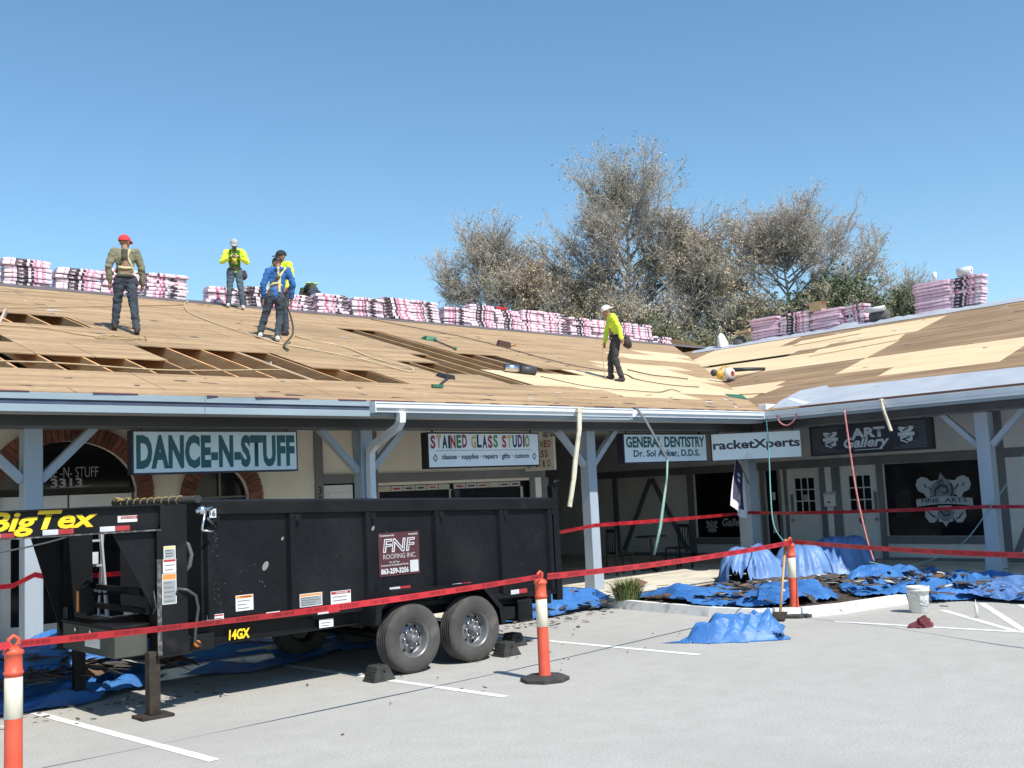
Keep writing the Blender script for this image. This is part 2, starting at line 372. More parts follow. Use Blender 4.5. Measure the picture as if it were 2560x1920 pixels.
# --- breezeway end and the right wing wall
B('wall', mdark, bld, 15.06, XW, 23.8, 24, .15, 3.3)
def rw(y0, y1, z0, z1, mat=mstucco2, x=XW, t=.2, name='wall'): return B(name, mat, bld, x, x + t, y0, y1, z0, z1)
rw(-8, 9.6, .15, 3.3); rw(9.6, 11.7, 2.2, 3.3); rw(9.6, 11.7, .15, .66); rw(11.7, 11.84, .15, 3.3); rw(11.84, 14.75, 2.2, 3.3)
rw(12.73, 13.24, .15, 2.2); rw(14.12, 14.36, .15, 2.2); rw(14.75, 15.36, .15, 3.3); rw(15.36, 16.86, 2.24, 3.3); rw(15.36, 16.86, .15, .62); rw(16.86, 24, .15, 3.3)
def rt_(y0, y1, z0, z1, mat=mtimber): return B('timber', mat, bld, XW - .035, XW - .002, y0, y1, z0, z1, .004)
rt_(-8, 20.2, 2.205, 2.39); rt_(9.07, 9.27, .15, 2.202); rt_(9.07, 9.27, 2.393, 3.2); rt_(11.7, 11.84, .15, 2.202); rt_(9.273, 11.697, .50, .655); rt_(9.273, 11.697, .15, .21)
rt_(12.73, 12.93, .15, 2.202); rt_(13.12, 13.25, .15, 2.202); B('timber', mwhite, bld, XW - .03, XW - .003, 12.95, 13.09, .15, 2.2)
rt_(14.12, 14.2, .15, 2.202); rt_(14.3, 14.37, .15, 2.202); rt_(14.74, 14.86, .15, 2.202); rt_(15.24, 15.36, .15, 2.202); rt_(16.86, 17.05, .15, 2.202); rt_(19.42, 19.6, .15, 2.202)
rt_(15.363, 16.857, .46, .615); rt_(15.363, 19.4, .15, .24); rt_(6.6, 9.067, .15, .25); rt_(11.843, 12.727, 3.0, 3.1)
def diag(ya, za, yb, zb):
    m = MB().beam((XW - .018, ya, za), (XW - .018, yb, zb), .028, .13, upv=(0, 0, 1)); return m.build('timber', mtimber, bld, True)
diag(18.25, 2.15, 19.3, .28); diag(18.2, 2.15, 17.15, .28); diag(9.0, .3, 8.1, 2.15); diag(7.2, .3, 8.0, 2.15)
# dark door, two white doors with nine panes each
d = rw(14.37, 14.73, .16, 2.2, mglass, XW + .06, .03, 'door'); B('notice', mwhite, d, XW + .05, XW + .058, 14.5, 14.58, 1.5, 1.68)
MB().prism([(XW + .05, 14.45, .75), (XW + .05, 14.62, .72), (XW + .05, 14.6, 1.15), (XW + .05, 14.5, 1.2)], (.004, 0, 0)).build('notice', mwhite, d, True)
def panedoor(y0, y1, hy):
    d = MB(); g0, g1, gz0, gz1 = y0 + .17, y1 - .17, 1.19, 1.98
    d.box(XW + .03, XW + .07, y0, y1, .16, gz0); d.box(XW + .03, XW + .07, y0, y1, gz1, 2.2); d.box(XW + .03, XW + .07, y0, g0, gz0, gz1); d.box(XW + .03, XW + .07, g1, y1, gz0, gz1)
    d = d.build('door', mdoor, bld, True)
    B('panel', mdoor, d, XW + .018, XW + .0295, y0 + .15, y1 - .15, .35, .85, .006)
    for i in range(3):
        for j in range(3):
            a, b = g0 + (g1 - g0) * i / 3, g0 + (g1 - g0) * (i + 1) / 3; c, e = gz0 + (gz1 - gz0) * j / 3, gz0 + (gz1 - gz0) * (j + 1) / 3
            B('pane', mglass, d, XW + .05, XW + .06, a + .012, b - .012, c + .012, e - .012)
    mu = MB()
    for i in (1, 2):
        a = g0 + (g1 - g0) * i / 3; mu.box(XW + .033, XW + .066, a - .012, a + .012, gz0, gz1); c = gz0 + (gz1 - gz0) * i / 3; mu.box(XW + .034, XW + .067, g0, g1, c - .012, c + .012)
    mu.build('glazing_bar', mdoor, d, True)
    MB().ball((XW + .0, hy, 1.02), .035).build('handle', mmetal, d, True); B('push_plate', mtimber, d, XW + .015, XW + .028, hy - .035, hy + .035, 1.2, 1.62)
    return d
d1_ = panedoor(13.26, 14.11, 14.03); d2_ = panedoor(11.86, 12.72, 11.93)
MB().lathe([(.001, -.02), (.06, -.02), (.075, 0), (.075, .012)], 16, axis='x', c=(XW + .02, 12.29, 1.0)).build('letter_plate', mmetal, d2_, True)
B('notice', mgreyprint, d1_, XW + .044, XW + .049, 13.62, 13.74, 1.45, 1.6)
# gallery windows with crest
def crest(cy, z0, z1, par, x, mat, dark, n_letters=True, mid=None):
    h = z1 - z0; k = h / 1.16; mid = mid or mat
    def shape(name, polys, mt, dx, par_):
        m = MB()
        for pts in polys: m.prism([(x - dx, cy - yy * k, z0 + zz * k) for yy, zz in pts], (.0012, 0, 0))
        return m.build(name, mt, par_, True)
    L_ = [(-.08, .74), (-.24, .70), (-.36, .60), (-.44, .72), (-.56, .78), (-.61, .90), (-.57, 1.02), (-.46, 1.08), (-.34, 1.05), (-.27, .98), (-.10, 1.0)]
    lo = [(-.14, .42), (-.44, .40), (-.45, .22), (-.36, .10), (-.26, .09), (-.2, .14), (-.17, .2), (-.12, .26)]
    mir = lambda q: [(-a_, b_) for a_, b_ in q[::-1]]
    c = shape('crest', [L_, mir(L_), lo, mir(lo), [(-.15, .45), (.15, .45), (.16, .12), (.06, .10), (0, 0), (-.06, .10), (-.16, .12)]], mat, 0, par)
    shape('crest_flame', [[(-.22, .58), (-.31, .74), (-.25, .90), (-.10, 1.0), (-.03, 1.16), (.05, 1.04), (.18, .95), (.27, .80), (.20, .58)], [(-.13, .42), (.13, .42), (.20, .28), (.10, .13), (-.04, .12), (-.18, .24)]], mid, .0015, par)
    dk = MB()
    def sw_(pts, w_): dk.tube([(x - .003, cy - a_ * k, z0 + b_ * k) for a_, b_ in pts], [w_ * k * (.25 + .75 * math.sin(math.pi * (i + .5) / len(pts))) for i in range(len(pts))], 5)
    sw_([(-.20, .66), (-.17, .80), (-.05, .89), (.07, .86), (.11, .76), (.04, .70), (-.03, .74)], .035); sw_([(.16, .92), (.21, .80), (.17, .66), (.07, .60), (-.06, .62)], .03); sw_([(-.12, .94), (-.02, 1.0), (.02, .95)], .02)
    sw_([(-.10, .36), (-.02, .24), (.10, .27), (.08, .36), (0, .34)], .03); sw_([(-.40, .36), (-.28, .24), (-.2, .2)], .02); sw_([(.40, .32), (.3, .2), (.22, .17)], .02); sw_([(-.42, .92), (-.36, .84)], .022); sw_([(-.32, .86), (-.27, .79)], .018); sw_([(.33, .90), (.27, .80)], .024); sw_([(.47, .93), (.42, .86)], .02)
    dk.v = [(x - .0026 + (p[0] - x) * .02, p[1], p[2]) for p in dk.v]
    dk.build('crest_scroll', dark, par, True)
    bn = MB(); N = 10; f = lambda y: .44 + .05 * math.cos(y * 2.6)
    for i in range(N):
        y0 = -.62 + 1.24 * i / N; y1 = -.62 + 1.24 * (i + 1) / N
        bn.prism([(x - .005, cy - y0 * k, z0 + f(y0) * k), (x - .005, cy - y1 * k, z0 + f(y1) * k), (x - .005, cy - y1 * k, z0 + (f(y1) + .16) * k), (x - .005, cy - y0 * k, z0 + (f(y0) + .16) * k)], (.0012, 0, 0))
    bn.build('crest_banner', mat, par, True)
    if n_letters: txt('lettering', 'FINE  ARTS', dark, (x - .0072, cy + .5 * k, z0 + .515 * k), (0, -1, 0), 1.0 * k, .10 * k, par, bold=.02)
    return c
w = rw(9.6, 11.7, .66, 2.202, mglass, XW + .08, .02, 'window')
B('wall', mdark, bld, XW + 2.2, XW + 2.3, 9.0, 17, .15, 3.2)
mcrest = M('crest_print', (.40, .44, .46), (.46, .50, .52), rough=.6); mcrestd = M('crest_shade', (.06, .065, .075), rough=.6)
crest(10.42, .84, 1.97, w, XW + .07, mcrest, mcrestd, True, M('crest_mid', (.17, .19, .205), (.27, .29, .305), rough=.6, scale=9))
B('notice', mdark, w, XW + .07, XW + .076, 11.15, 11.5, 1.05, 1.55)
w = rw(15.36, 16.86, .62, 2.24, mglass, XW + .08, .02, 'window')
crest(16.42, .72, 1.06, w, XW + .07, mgreyprint, mcrestd, False)
txt('lettering', 'Gallery', mgreyprint, (XW + .07, 16.1, .83), (0, -1, 0), .75, .26, w, bold=.03, shear=.3)
# mailbox on the pilaster between the doors
mbx = thing('mailbox', 'white wall mailbox on the pilaster between the two white doors', 'mailbox', (XW - .031, 12.99, 1.48))
B('box', mwhite, mbx, XW - .13, XW - .031, 12.86, 13.11, 1.32, 1.58, .008); MB().hexa([(XW - .145, 12.85, 1.583), (XW - .031, 12.85, 1.583), (XW - .031, 13.12, 1.583), (XW - .145, 13.12, 1.583), (XW - .14, 12.85, 1.6), (XW - .031, 12.85, 1.65), (XW - .031, 13.12, 1.65), (XW - .14, 13.12, 1.6)]).build('lid', mwhite, mbx, True)
B('slot', mblackprint, mbx, XW - .134, XW - .1305, 12.95, 13.02, 1.40, 1.43)

# --- walkway ceiling, beams, posts, braces
def beamX(x0, x1):
    b = B('beam', mbeam, bld, x0, x1, YP + .002, YP + .16, ZB0, ZB1, .006); B('beam_trim', mtimber, b, x0, x1, YP - .012, YP, ZB0, ZB0 + .03)
beamX(-8, XP + .16)
b = B('beam', mbeam, bld, XP + .002, XP + .16, -8, YP - .002, ZB0, ZB1, .006); B('beam_trim', mtimber, b, XP - .012, XP, -8, YP - .015, ZB0, ZB0 + .03)
B('ceiling', msoffit, bld, -8, XP + .16, YP + .162, 24, 3.175, 3.195); B('ceiling', msoffit, bld, XP + .162, XW, -8, 24, 3.176, 3.196)
def post(x0, y0, w, name='post'):
    p = B(name, mpost, bld, x0, x0 + w, y0, y0 + w, .15, ZB0 - .002, .008); B('plinth', mpost, p, x0 - .02, x0 + w + .02, y0 - .02, y0 + w + .02, .15, .48, .006); return p
def brace(p, q, upv):
    MB().beam(p, q, .1, .11, upv=upv).build('brace', mpost, bld, True, .005)
for x0 in (-.62, 4.24, 9.09, 14.03):
    post(x0, YP + .004, .215)
    for s_, xe in ((-1, x0), (1, x0 + .215)): brace((xe, YP + .11, 2.40), (xe + s_ * .66, YP + .11, 3.05), (0, 1, 0))
post(18.92, YP + .004, .32)
for y0 in (8.37, 3.6):
    post(XP + .004, y0, .24)
    for s_, ye in ((-1, y0), (1, y0 + .24)): brace((XP + .12, ye, 2.42), (XP + .12, ye + s_ * .64, 3.05), (1, 0, 0))
brace((18.92, YP + .15, 2.4), (18.3, YP + .15, 3.05), (0, 1, 0))
# --- eaves: soffit, fascia boards, gutters
YE, XE = 12.46, 18.2
B('soffit', msoffit, bld, -8, XE + .02, YE + .022, YP + .16, 3.2, 3.215); B('soffit', msoffit, bld, XE + .022, XP + .16, -8, YE + .02, 3.2, 3.215)
B('soffit', msoffit, bld, -8, XE, YE + .03, YE + .3, 3.135, 3.155)
for x0, x1 in ((-8, 2.2), (2.2, 6.1), (6.1, 8.6)):
    f = B('fascia_board', mfascia, bld, x0, x1 - .004, YE - .02 + random.uniform(-.004, .004), YE + .02, 3.285, 3.365, .004)
    B('fascia_board', mfascia, bld, x0, x1 - .004, YE - .012, YE + .02, 3.14, 3.228, .004)
B('fascia_board', mgroove, bld, -8, 8.6, YE, YE + .018, 3.2285, 3.2845)
B('fascia_board', mfascia, bld, 8.6, XE, YE - .001, YE + .02, 3.15, 3.36); B('fascia_board', mfascia, bld, XE - .001, XE + .02, -8, YE - .003, 3.15, 3.36)
def gutter_profile(d):   # (out from the eave, z)
    return [(0, 3.345), (0, 3.20), (-.085, 3.20), (-.095, 3.232), (-.125, 3.262), (-.128, 3.318), (-.14, 3.326), (-.14, 3.345), (-.128, 3.345), (-.122, 3.262), (-.09, 3.24), (-.08, 3.207), (-.008, 3.207), (-.008, 3.345)]
def gutter(a, b, ax):
    pf = gutter_profile(0)
    if ax == 'x': pts = [(a, YE - .002 + o, z) for o, z in pf]; d = (b - a, 0, 0)
    else: pts = [(XE - .002 + o, a, z) for o, z in pf]; d = (0, b - a, 0)
    g_ = MB().prism(pts, d)
    return g_.build('gutter', mgutter, bld, True)
gutter(8.62, 12.83, 'x'); gutter(14.21, 18.06, 'x'); gutter(-8, 12.46, 'y'); MB().box(18.05, 18.2, 12.32, 12.458, 3.2, 3.345).build('gutter_corner', mgutter, bld, True)
gutter(12.87, 14.17, 'x').location.y = .07
MB().prism([(8.605, YE - .143, 3.19), (8.605, YE, 3.19), (8.605, YE, 3.35), (8.605, YE - .143, 3.35)], (.014, 0, 0)).build('gutter_end', mgutter, bld, True)
B('corner_cap', mgutter, bld, 18.28, 18.62, 12.42, 12.62, 3.37, 3.52, .01)
dsp = MB(); dsp.tube([(9.1, YE - .07, 3.2), (9.1, YE - .06, 3.08), (9.12, YE + .04, 3.0), (9.16, YP - .28, 2.80), (9.18, YP - .12, 2.70), (9.2, YP - .07, 2.52), (9.2, YP - .07, .2)], .072, 4, smooth=False)
ds = dsp.build('downspout', mgutter, bld, True)
# ------------------------------------------------------------------ roof: rafters, plywood deck sheet by sheet, holes, underlay
SL = .31; YR, XR, ZE = 24.3, 27.5, 3.36
zL = lambda y: ZE + (y - YE) * SL
zR = lambda x: ZE + (x - XE) * SL
CO = 1 / math.sqrt(1 + SL * SL); SI = SL * CO
def pL(x, y, h=0.0): return (x, y - h * SI, zL(y) + h * CO)
def pR(x, y, h=0.0): return (x - h * SI, y, zR(x) + h * CO)
mold = M('weathered_plywood', (.335, .218, .118), (.455, .312, .175), rough=.9, scale=1.1, stretch=(.45, 4.2, 4.2), detail=9, bump=.25, bscale=14, rnd=.05, dirt=(.19, .12, .07), dscale=1.0, dlo=.46, dhi=.82, fine=.2)
moldR = M('weathered_plywood_dimmed', (.235, .145, .077), (.345, .228, .128), rough=.9, scale=1.1, stretch=(4.2, .45, 4.2), detail=9, bump=.25, bscale=14, rnd=.05, dirt=(.15, .095, .055), dscale=.9, dlo=.47, dhi=.8, fine=.14)  # right slope's weathered deck; grazing sun is put into its darker base tone
mnew = M('new_plywood', (.62, .465, .28), (.70, .55, .35), rough=.8, scale=1.2, stretch=(.5, 4, 4), detail=7, bump=.08, rnd=.05, dirt=(.60, .43, .25), dscale=1.5, dlo=.55, dhi=.8)
mnewR = M('new_plywood_right', (.62, .46, .27), (.70, .545, .34), rough=.8, scale=1.2, stretch=(4, .5, 4), detail=7, bump=.08, rnd=.05, dirt=(.58, .41, .24), dscale=1.5, dlo=.55, dhi=.8)
mraft = M('rafter_wood', (.52, .265, .11), (.64, .37, .175), rough=.85, scale=2.2, stretch=(3, .5, 3), bump=.15, rnd=.25)
mraftl = M('pale_rafter', (.42, .34, .27), (.50, .42, .34), rough=.85, scale=2.2, stretch=(3, .5, 3))
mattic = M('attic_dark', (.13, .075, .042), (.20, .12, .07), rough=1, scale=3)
mfelt = M('roofing_felt', (.085, .08, .082), (.13, .125, .125), rough=.9, scale=3, bump=.3, bscale=20)
munder = M('grey_underlay', (.36, .39, .44), (.43, .46, .50), rough=.6, scale=1.5, bump=.15, bscale=8, dirt=(.3, .32, .36), dscale=3, dlo=.62, dhi=.75)
mdrip = M('maroon_drip_edge', (.10, .03, .04), (.16, .05, .06), rough=.5, scale=5)
roof = part('roof', bld)
def clip(poly, f):     # keep f(p) >= 0
    out = []
    for i in range(len(poly)):
        a, b = poly[i], poly[(i + 1) % len(poly)]; fa, fb = f(a), f(b)
        if fa >= 0: out.append(a)
        if (fa >= 0) != (fb >= 0):
            t = fa / (fa - fb); out.append((a[0] + (b[0] - a[0]) * t, a[1] + (b[1] - a[1]) * t))
    return out
valley = lambda p: (p[1] - YE) - (p[0] - XE)
def subtract(rects, h):
    out = []
    for (a, b, c, d) in rects:
        ha, hb, hc, hd = max(a, h[0]), min(b, h[1]), max(c, h[2]), min(d, h[3])
        if ha >= hb or hc >= hd: out.append((a, b, c, d)); continue
        if a < ha: out.append((a, ha, c, d))
        if hb < b: out.append((hb, b, c, d))
        if c < hc: out.append((ha, hb, c, hc))
        if hd < d: out.append((ha, hb, hd, d))
    return [r for r in out if r[1] - r[0] > .03 and r[3] - r[2] > .03]
def sheet(plane, r, mat, h):
    f = valley if plane is pL else (lambda p: -valley(p))
    a, b, c, d = r; e = .004
    e = .006; poly = clip([(a + e, c + e), (b - e, c + e), (b - e, d - e), (a + e, d - e)], f)
    if len(poly) < 3: return
    t = random.uniform(-.004, .004)
    bot = [plane(x, y, h) for x, y in poly]; top = [plane(x, y, h + .016) for x, y in poly]
    n = len(poly); m = MB()
    m.add(bot + top, [tuple(range(n - 1, -1, -1)), tuple(range(n, 2 * n))] + [(i, (i + 1) % n, n + (i + 1) % n, n + i) for i in range(n)])
    m.build('plywood_sheet', mat, roof, True)
rowsL = [12.44, 12.75, 13.9, 15.06, 16.3, 17.4, 18.05, 19.3, 20.0, 20.95, 22.1, 23.2, YR]
holesL = [(2.0, 10.42, 13.9, 15.06), (6.80, 9.28, 15.06, 16.38), (2.5, 6.8, 18.05, 19.3), (2.0, 4.9, 15.98, 16.6), (13.55, 14.76, 15.86, 20.95), (13.0, 13.55, 16.3, 17.4),
          (14.66, 15.9, 15.9, 18.0), (15.9, 16.45, 15.75, 16.45), (11.9, 13.6, 15.15, 16.35), (13.0, 13.58, 14.3, 16.2)]
newL = [(13.58, 14.66, 14.3, 15.85), (14.66, 20.5, 14.1, 15.75), (16.5, 22, 15.75, 16.5), (18.6, 21.4, 16.5, 17.55), (22.0, 25.2, 19.2, 20.3), (24.3, 26.6, 20.3, 21.3), (15.2, 17.6, 13.45, 14.1), (19.2, 22.6, 17.55, 18.2)]
for i in range(len(rowsL) - 1):
    y0, y1 = rowsL[i], rowsL[i + 1]; x = -8 + (i % 2) * 1.22 + .3
    rects = []
    while x < 34: rects.append((x, x + 2.44, y0, y1)); x += 2.44
    for h in holesL + newL: rects = subtract(rects, h)
    for r in rects: sheet(pL, r, mold, 0)
for q in newL:
    x = q[0]; k = 0; rects = [q]
    for h in holesL: rects = subtract(rects, h)
    for r in rects:
        x = r[0]
        while x < r[1] - .05:
            x2 = min(r[1], x + 2.44); sheet(pL, (x, x2, r[2], r[3]), mnew, 0); x = x2
rowsR = [18.18, 19.55, 20.93, 22.35, 24.25, 25.7, XR]
holesR = [(24.02, 24.34, 15.6, 18.3)]
newR = [(24.34, 25.7, 15.6, 20), (25.7, 26.95, 16.9, 20), (24.6, 25.75, 14.8, 15.6), (24.9, 26.6, 12.4, 14.8), (22.35, 24.02, 12.4, 19), (20.93, 22.33, 8.5, 12.4), (20.2, 20.93, 8.5, 11.0), (19.55, 20.93, 13.62, 16)]
for i in range(len(rowsR) - 1):
    x0, x1 = rowsR[i], rowsR[i + 1]; y = -8 + (i % 2) * 1.22
    rects = []
    while y < 22: rects.append((x0, x1, y, y + 2.44)); y += 2.44
    for h in holesR + newR: rects = subtract(rects, h)
    for r in rects: sheet(pR, r, moldR, 0)
for q in newR:
    for r in subtract([q], holesR[0]):
        y = r[2]
        while y < r[3] - .05:
            y2 = min(r[3], y + 2.44); sheet(pR, (r[0], r[1], y, y2), mnewR, 0); y = y2
# two loose new sheets lying askew on the right slope
def loose(cx, cy, l, w, ang, h, plane, mat):
    c, s_ = math.cos(ang), math.sin(ang); q = [(cx + u * c - v * s_, cy + u * s_ + v * c) for u, v in ((-w / 2, -l / 2), (w / 2, -l / 2), (w / 2, l / 2), (-w / 2, l / 2))]
    m = MB(); m.hexa([plane(x, y, h) for x, y in q] + [plane(x, y, h + .014) for x, y in q]); return m.build('plywood_sheet', mat, None)
tag(loose(24.1, 13.6, 2.2, .75, .22, .022, pR, mnewR), 'loose pale plywood offcut lying askew near the middle of the right slope', 'plywood sheet')
tag(loose(20.2, 14.0, 1.3, .55, -.25, .022, pR, mnewR), 'short pale plywood offcut beside the valley above the white corner cap', 'plywood sheet')
tag(loose(25.9, 15.4, 1.9, .6, .18, .022, pR, mnewR), 'loose pale plywood strip just below the pink stacks on the right slope', 'plywood sheet')
# rafters
def rafter(x, mat, y0=YE + .05, y1=YR - .05):
    ya, yb = y0, y1
    m = MB(); w = .02
    m.hexa([pL(x - w, ya, -.245), pL(x + w, ya, -.245), pL(x + w, yb, -.245), pL(x - w, yb, -.245), pL(x - w, ya, -.003), pL(x + w, ya, -.003), pL(x + w, yb, -.003), pL(x - w, yb, -.003)])
    return m.build('rafter', mat, roof, True)
x = 4.91 - 13 * .61
while x < 33:
    if not (17.0 < x < 19): rafter(x, mraft) if x < 17 else rafter(x, mraft, YE + .05 + max(0, x - XE), YR - .05)
    x += .612
rafter(8.66, mraftl); rafter(15.42, mraftl, 15.0, 18.6); rafter(10.42, mraft)
# white patch tape on the pale rafters, odd brace inside the left hole
B('patch', mgutter, roof, 8.63, 8.6395, 15.25, 15.42, zL(15.3) - .2, zL(15.3) + .03)
MB().beam(pL(5.3, 18.1, -.15), pL(5.75, 19.2, .05), .04, .09).build('brace', mraftl, roof, True)
B('patch', mgutter, roof, 15.39, 15.399, 16.9, 17.1, zL(17) - .22, zL(17) - .02)
# attic floor and closing faces
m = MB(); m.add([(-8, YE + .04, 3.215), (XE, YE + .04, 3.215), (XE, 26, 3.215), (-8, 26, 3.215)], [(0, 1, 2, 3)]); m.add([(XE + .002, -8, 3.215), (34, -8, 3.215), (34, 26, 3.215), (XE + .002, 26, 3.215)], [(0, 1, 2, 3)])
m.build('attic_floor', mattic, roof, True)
m = MB()
zr = zL(YR)
m.add([(-8, YR, zr), (34, YR, zr), (34, YR + 11, zr - 3.4), (-8, YR + 11, zr - 3.4)], [(0, 3, 2, 1)])
zr2 = zR(XR); m.add([(XR, -8, zr2), (XR, 21.7, zr2), (XR + 9, 21.7, zr2 - 2.8), (XR + 9, -8, zr2 - 2.8)], [(0, 3, 2, 1)])
m.add([(-8, YR + 11, 0), (34, YR + 11, 0), (34, YR + 11, zr - 3.4), (-8, YR + 11, zr - 3.4)], [(0, 1, 2, 3)])
m.add([(34, YE + 15.8, 0), (34, YR + 11, 0), (34, YR + 11, zr - 3.4), (34, YR, zr), (34, YE + 9, zL(YE + 9))], [(0, 1, 2, 3, 4)])
m.build('back_slope', mfelt, roof, True)
# felt strips below the ridges, grey underlay along the right eave, drip edges
def strip(plane, poly, h, mat, name, par=roof, th=.003):
    a = [plane(x, y, h) for x, y in poly]; b = [plane(x, y, h + th) for x, y in poly]; n = len(poly)
    return MB().add(a + b, [tuple(range(n - 1, -1, -1)), tuple(range(n, 2 * n))] + [(i, (i + 1) % n, n + (i + 1) % n, n + i) for i in range(n)]).build(name, mat, par, True)
ed = [(-8 + i * .6, 23.62 + .1 * noise.noise((i * .4, 3, 0))) for i in range(69)]
strip(pL, ed + [(33.4, YR), (-8, YR)], .02, mfelt, 'felt_strip')
ed = [(27.0 + .12 * noise.noise((0, i * .5, 7)), 21.0 - i * .5) for i in range(24)]
strip(pR, ed + [(XR, 9.5), (XR, 21.3)], .02, munder, 'felt_strip')
strip(pR, [(18.3, 12.3), (18.25, -8), (19.5, -8), (19.52, 7.8), (19.62, 11.75), (19.9, 12.0), (19.7, 12.5), (18.9, 12.5)], .018, munder, 'underlay')
strip(pR, [(18.35, 11.6), (18.95, 12.35), (19.05, 12.3), (18.45, 11.5)], .024, mgutter, 'underlay')
MB().box(XE - .02, XE + .09, -8, 11.6, 3.372, 3.392).build('drip_edge', mdrip, roof, True)
m = MB()
for i in range(24):
    x = 2.6 + i * .65 + random.uniform(-.3, .3); w = random.uniform(.1, .5)
    m.hexa([(x, YE - .028 - random.uniform(0, .02), 3.364), (x + w, YE - .028, 3.364), (x + w, YE + .05, 3.37), (x, YE + .05, 3.37), (x, YE - .03, 3.372), (x + w, YE - .03, 3.37), (x + w, YE + .05, 3.39), (x, YE + .05, 3.39)])
o = m.build('drip_edge', mdrip, roof, True); o['kind'] = 'stuff'
# torn felt scraps, chips and dust patches left on the deck
m = MB()
def scrap(plane, x, y, l, w, mi, h=.018):
    a = random.uniform(-.35, .35) + (0 if plane is pL else math.pi / 2); n = random.randint(5, 8); c, s_ = math.cos(a), math.sin(a); q = []
    for i in range(n):
        t = 2 * math.pi * i / n; r = random.uniform(.6, 1.1); u, v = l * r * math.cos(t), w * r * math.sin(t); q.append(plane(x + u * c - v * s_, y + u * s_ + v * c, h + random.uniform(0, .012)))
    m.add(q, [tuple(range(n))], mi)
for i in range(120):
    x = random.uniform(2.5, 20); y = random.choice((random.uniform(12.6, 13.8), random.uniform(16.4, 23.4), random.uniform(16.4, 23.4)))
    if valley((x, y)) > .1 and not any(h[0] - .3 < x < h[1] + .3 and h[2] - .2 < y < h[3] + .2 for h in holesL): scrap(pL, x, y, random.uniform(.03, .2), random.uniform(.012, .04), 0 if random.random() < .85 else 1)
for i in range(40):
    y = random.uniform(6, 17); x = random.uniform(19.7, 26.5)
    if valley((x, y)) < -.2: scrap(pR, x, y, random.uniform(.03, .16), random.uniform(.01, .03), 0 if random.random() < .7 else 1)
o = m.build('felt_scraps', [mfelt, mgutter], None); tag(o, 'torn dark felt scraps scattered over the stripped roof deck', kind='stuff')
# ------------------------------------------------------------------ black gooseneck dump trailer
mblk = M('black_steel', (.0045, .005, .0065), (.009, .0095, .012), rough=.5, scale=1.6, detail=8, bump=.05, bscale=6, dirt=(.018, .0175, .018), dscale=1.7, dlo=.55, dhi=.9, spec=.22, fine=.25)
mblk2 = M('black_frame', (.005, .0052, .006), (.010, .0105, .012), rough=.5, spec=.22, scale=3, detail=8, dirt=(.03, .029, .028), dscale=4, dlo=.6, dhi=.85)
mworn = M('worn_edge', (.05, .047, .045), (.16, .15, .145), rough=.6, scale=22, detail=9, lo=.45, hi=.62)
mrust = M('rusty_jack', (.018, .014, .011), (.05, .034, .025), rough=.85, scale=7, detail=9, bump=.2)
mtool = M('olive_box', (.05, .05, .042), (.075, .075, .062), rough=.5, scale=2)
mtyre = M('tyre_rubber', (.045, .043, .04), (.085, .08, .075), rough=.85, scale=3, detail=8, bump=.1, dirt=(.13, .12, .11), dscale=5, dlo=.55, dhi=.75)
mrim = M('grey_rim', (.16, .165, .175), (.22, .225, .235), rough=.4, metal=.5, scale=4)
mhole = M('rim_hole', (.006, .006, .006), rough=.9)
mchrome = M('bright_steel', (.6, .6, .6), rough=.25, metal=1.0)
myellow = M('yellow_decal', (.80, .55, .015), rough=.45)
mred = M('red_reflector', (.33, .025, .03), (.42, .04, .05), rough=.35, scale=6)
mwht = M('white_reflector', (.52, .54, .57), (.62, .64, .66), rough=.35, scale=6)
mstick = M('white_sticker', (.66, .66, .65), (.72, .72, .71), rough=.5)
morange = M('orange_sticker', (.72, .25, .06), rough=.5)
mlamp = M('amber_lens', (.65, .17, .02), rough=.25)
mburg = M('burgundy_sign', (.065, .018, .024), (.08, .022, .028), rough=.45)
mgline = M('sticker_text', (.11, .11, .12), rough=.6)
mcop = M('cable_jacket', (.05, .05, .052), rough=.4)

tl = thing('dump_trailer', 'long black gooseneck dump trailer with twin wheels parked along the plaza', 'trailer', (7.4, 11.2, 0))
X0, X1, YN, YF = 4.90, 9.84, 10.15, 12.2
dz = lambda x: -.034 * (x - 4.88)
def pit(mb): mb.v = [(x, y, z + dz(x)) for x, y, z in mb.v]; return mb
bed_ = MB()
bed_.box(X0, X1, YN, YN + .03, .84, 2.0); bed_.box(X0, X1, YF - .03, YF, .84, 2.0); bed_.box(X0, X0 + .03, YN + .031, YF - .031, .84, 2.06); bed_.box(X0 + .031, X1 - .031, YN + .031, YF - .031, .84, .88)
bed_ = pit(bed_).build('bed', mblk, tl, True)
m = MB(); m.hexa([(X0 - .02, YN - .055, 1.905), (X1 + .02, YN - .055, 1.905), (X1 + .02, YN + .04, 1.93), (X0 - .02, YN + .04, 1.93), (X0 - .02, YN - .06, 2.045), (X1 + .02, YN - .06, 2.045), (X1 + .02, YN + .05, 2.065), (X0 - .02, YN + .05, 2.065)])
pit(m).build('top_rail', mblk2, tl, True, .008)
m = MB().box(X0, X1, YF - .05, YF + .05, 1.93, 2.06); pit(m).build('top_rail', mblk2, tl, True, .006)
m = MB().box(X0 - .02, X1 + .02, YN - .03, YN - .002, .80, .86); pit(m).build('bottom_rail', mblk2, tl, True, .005)
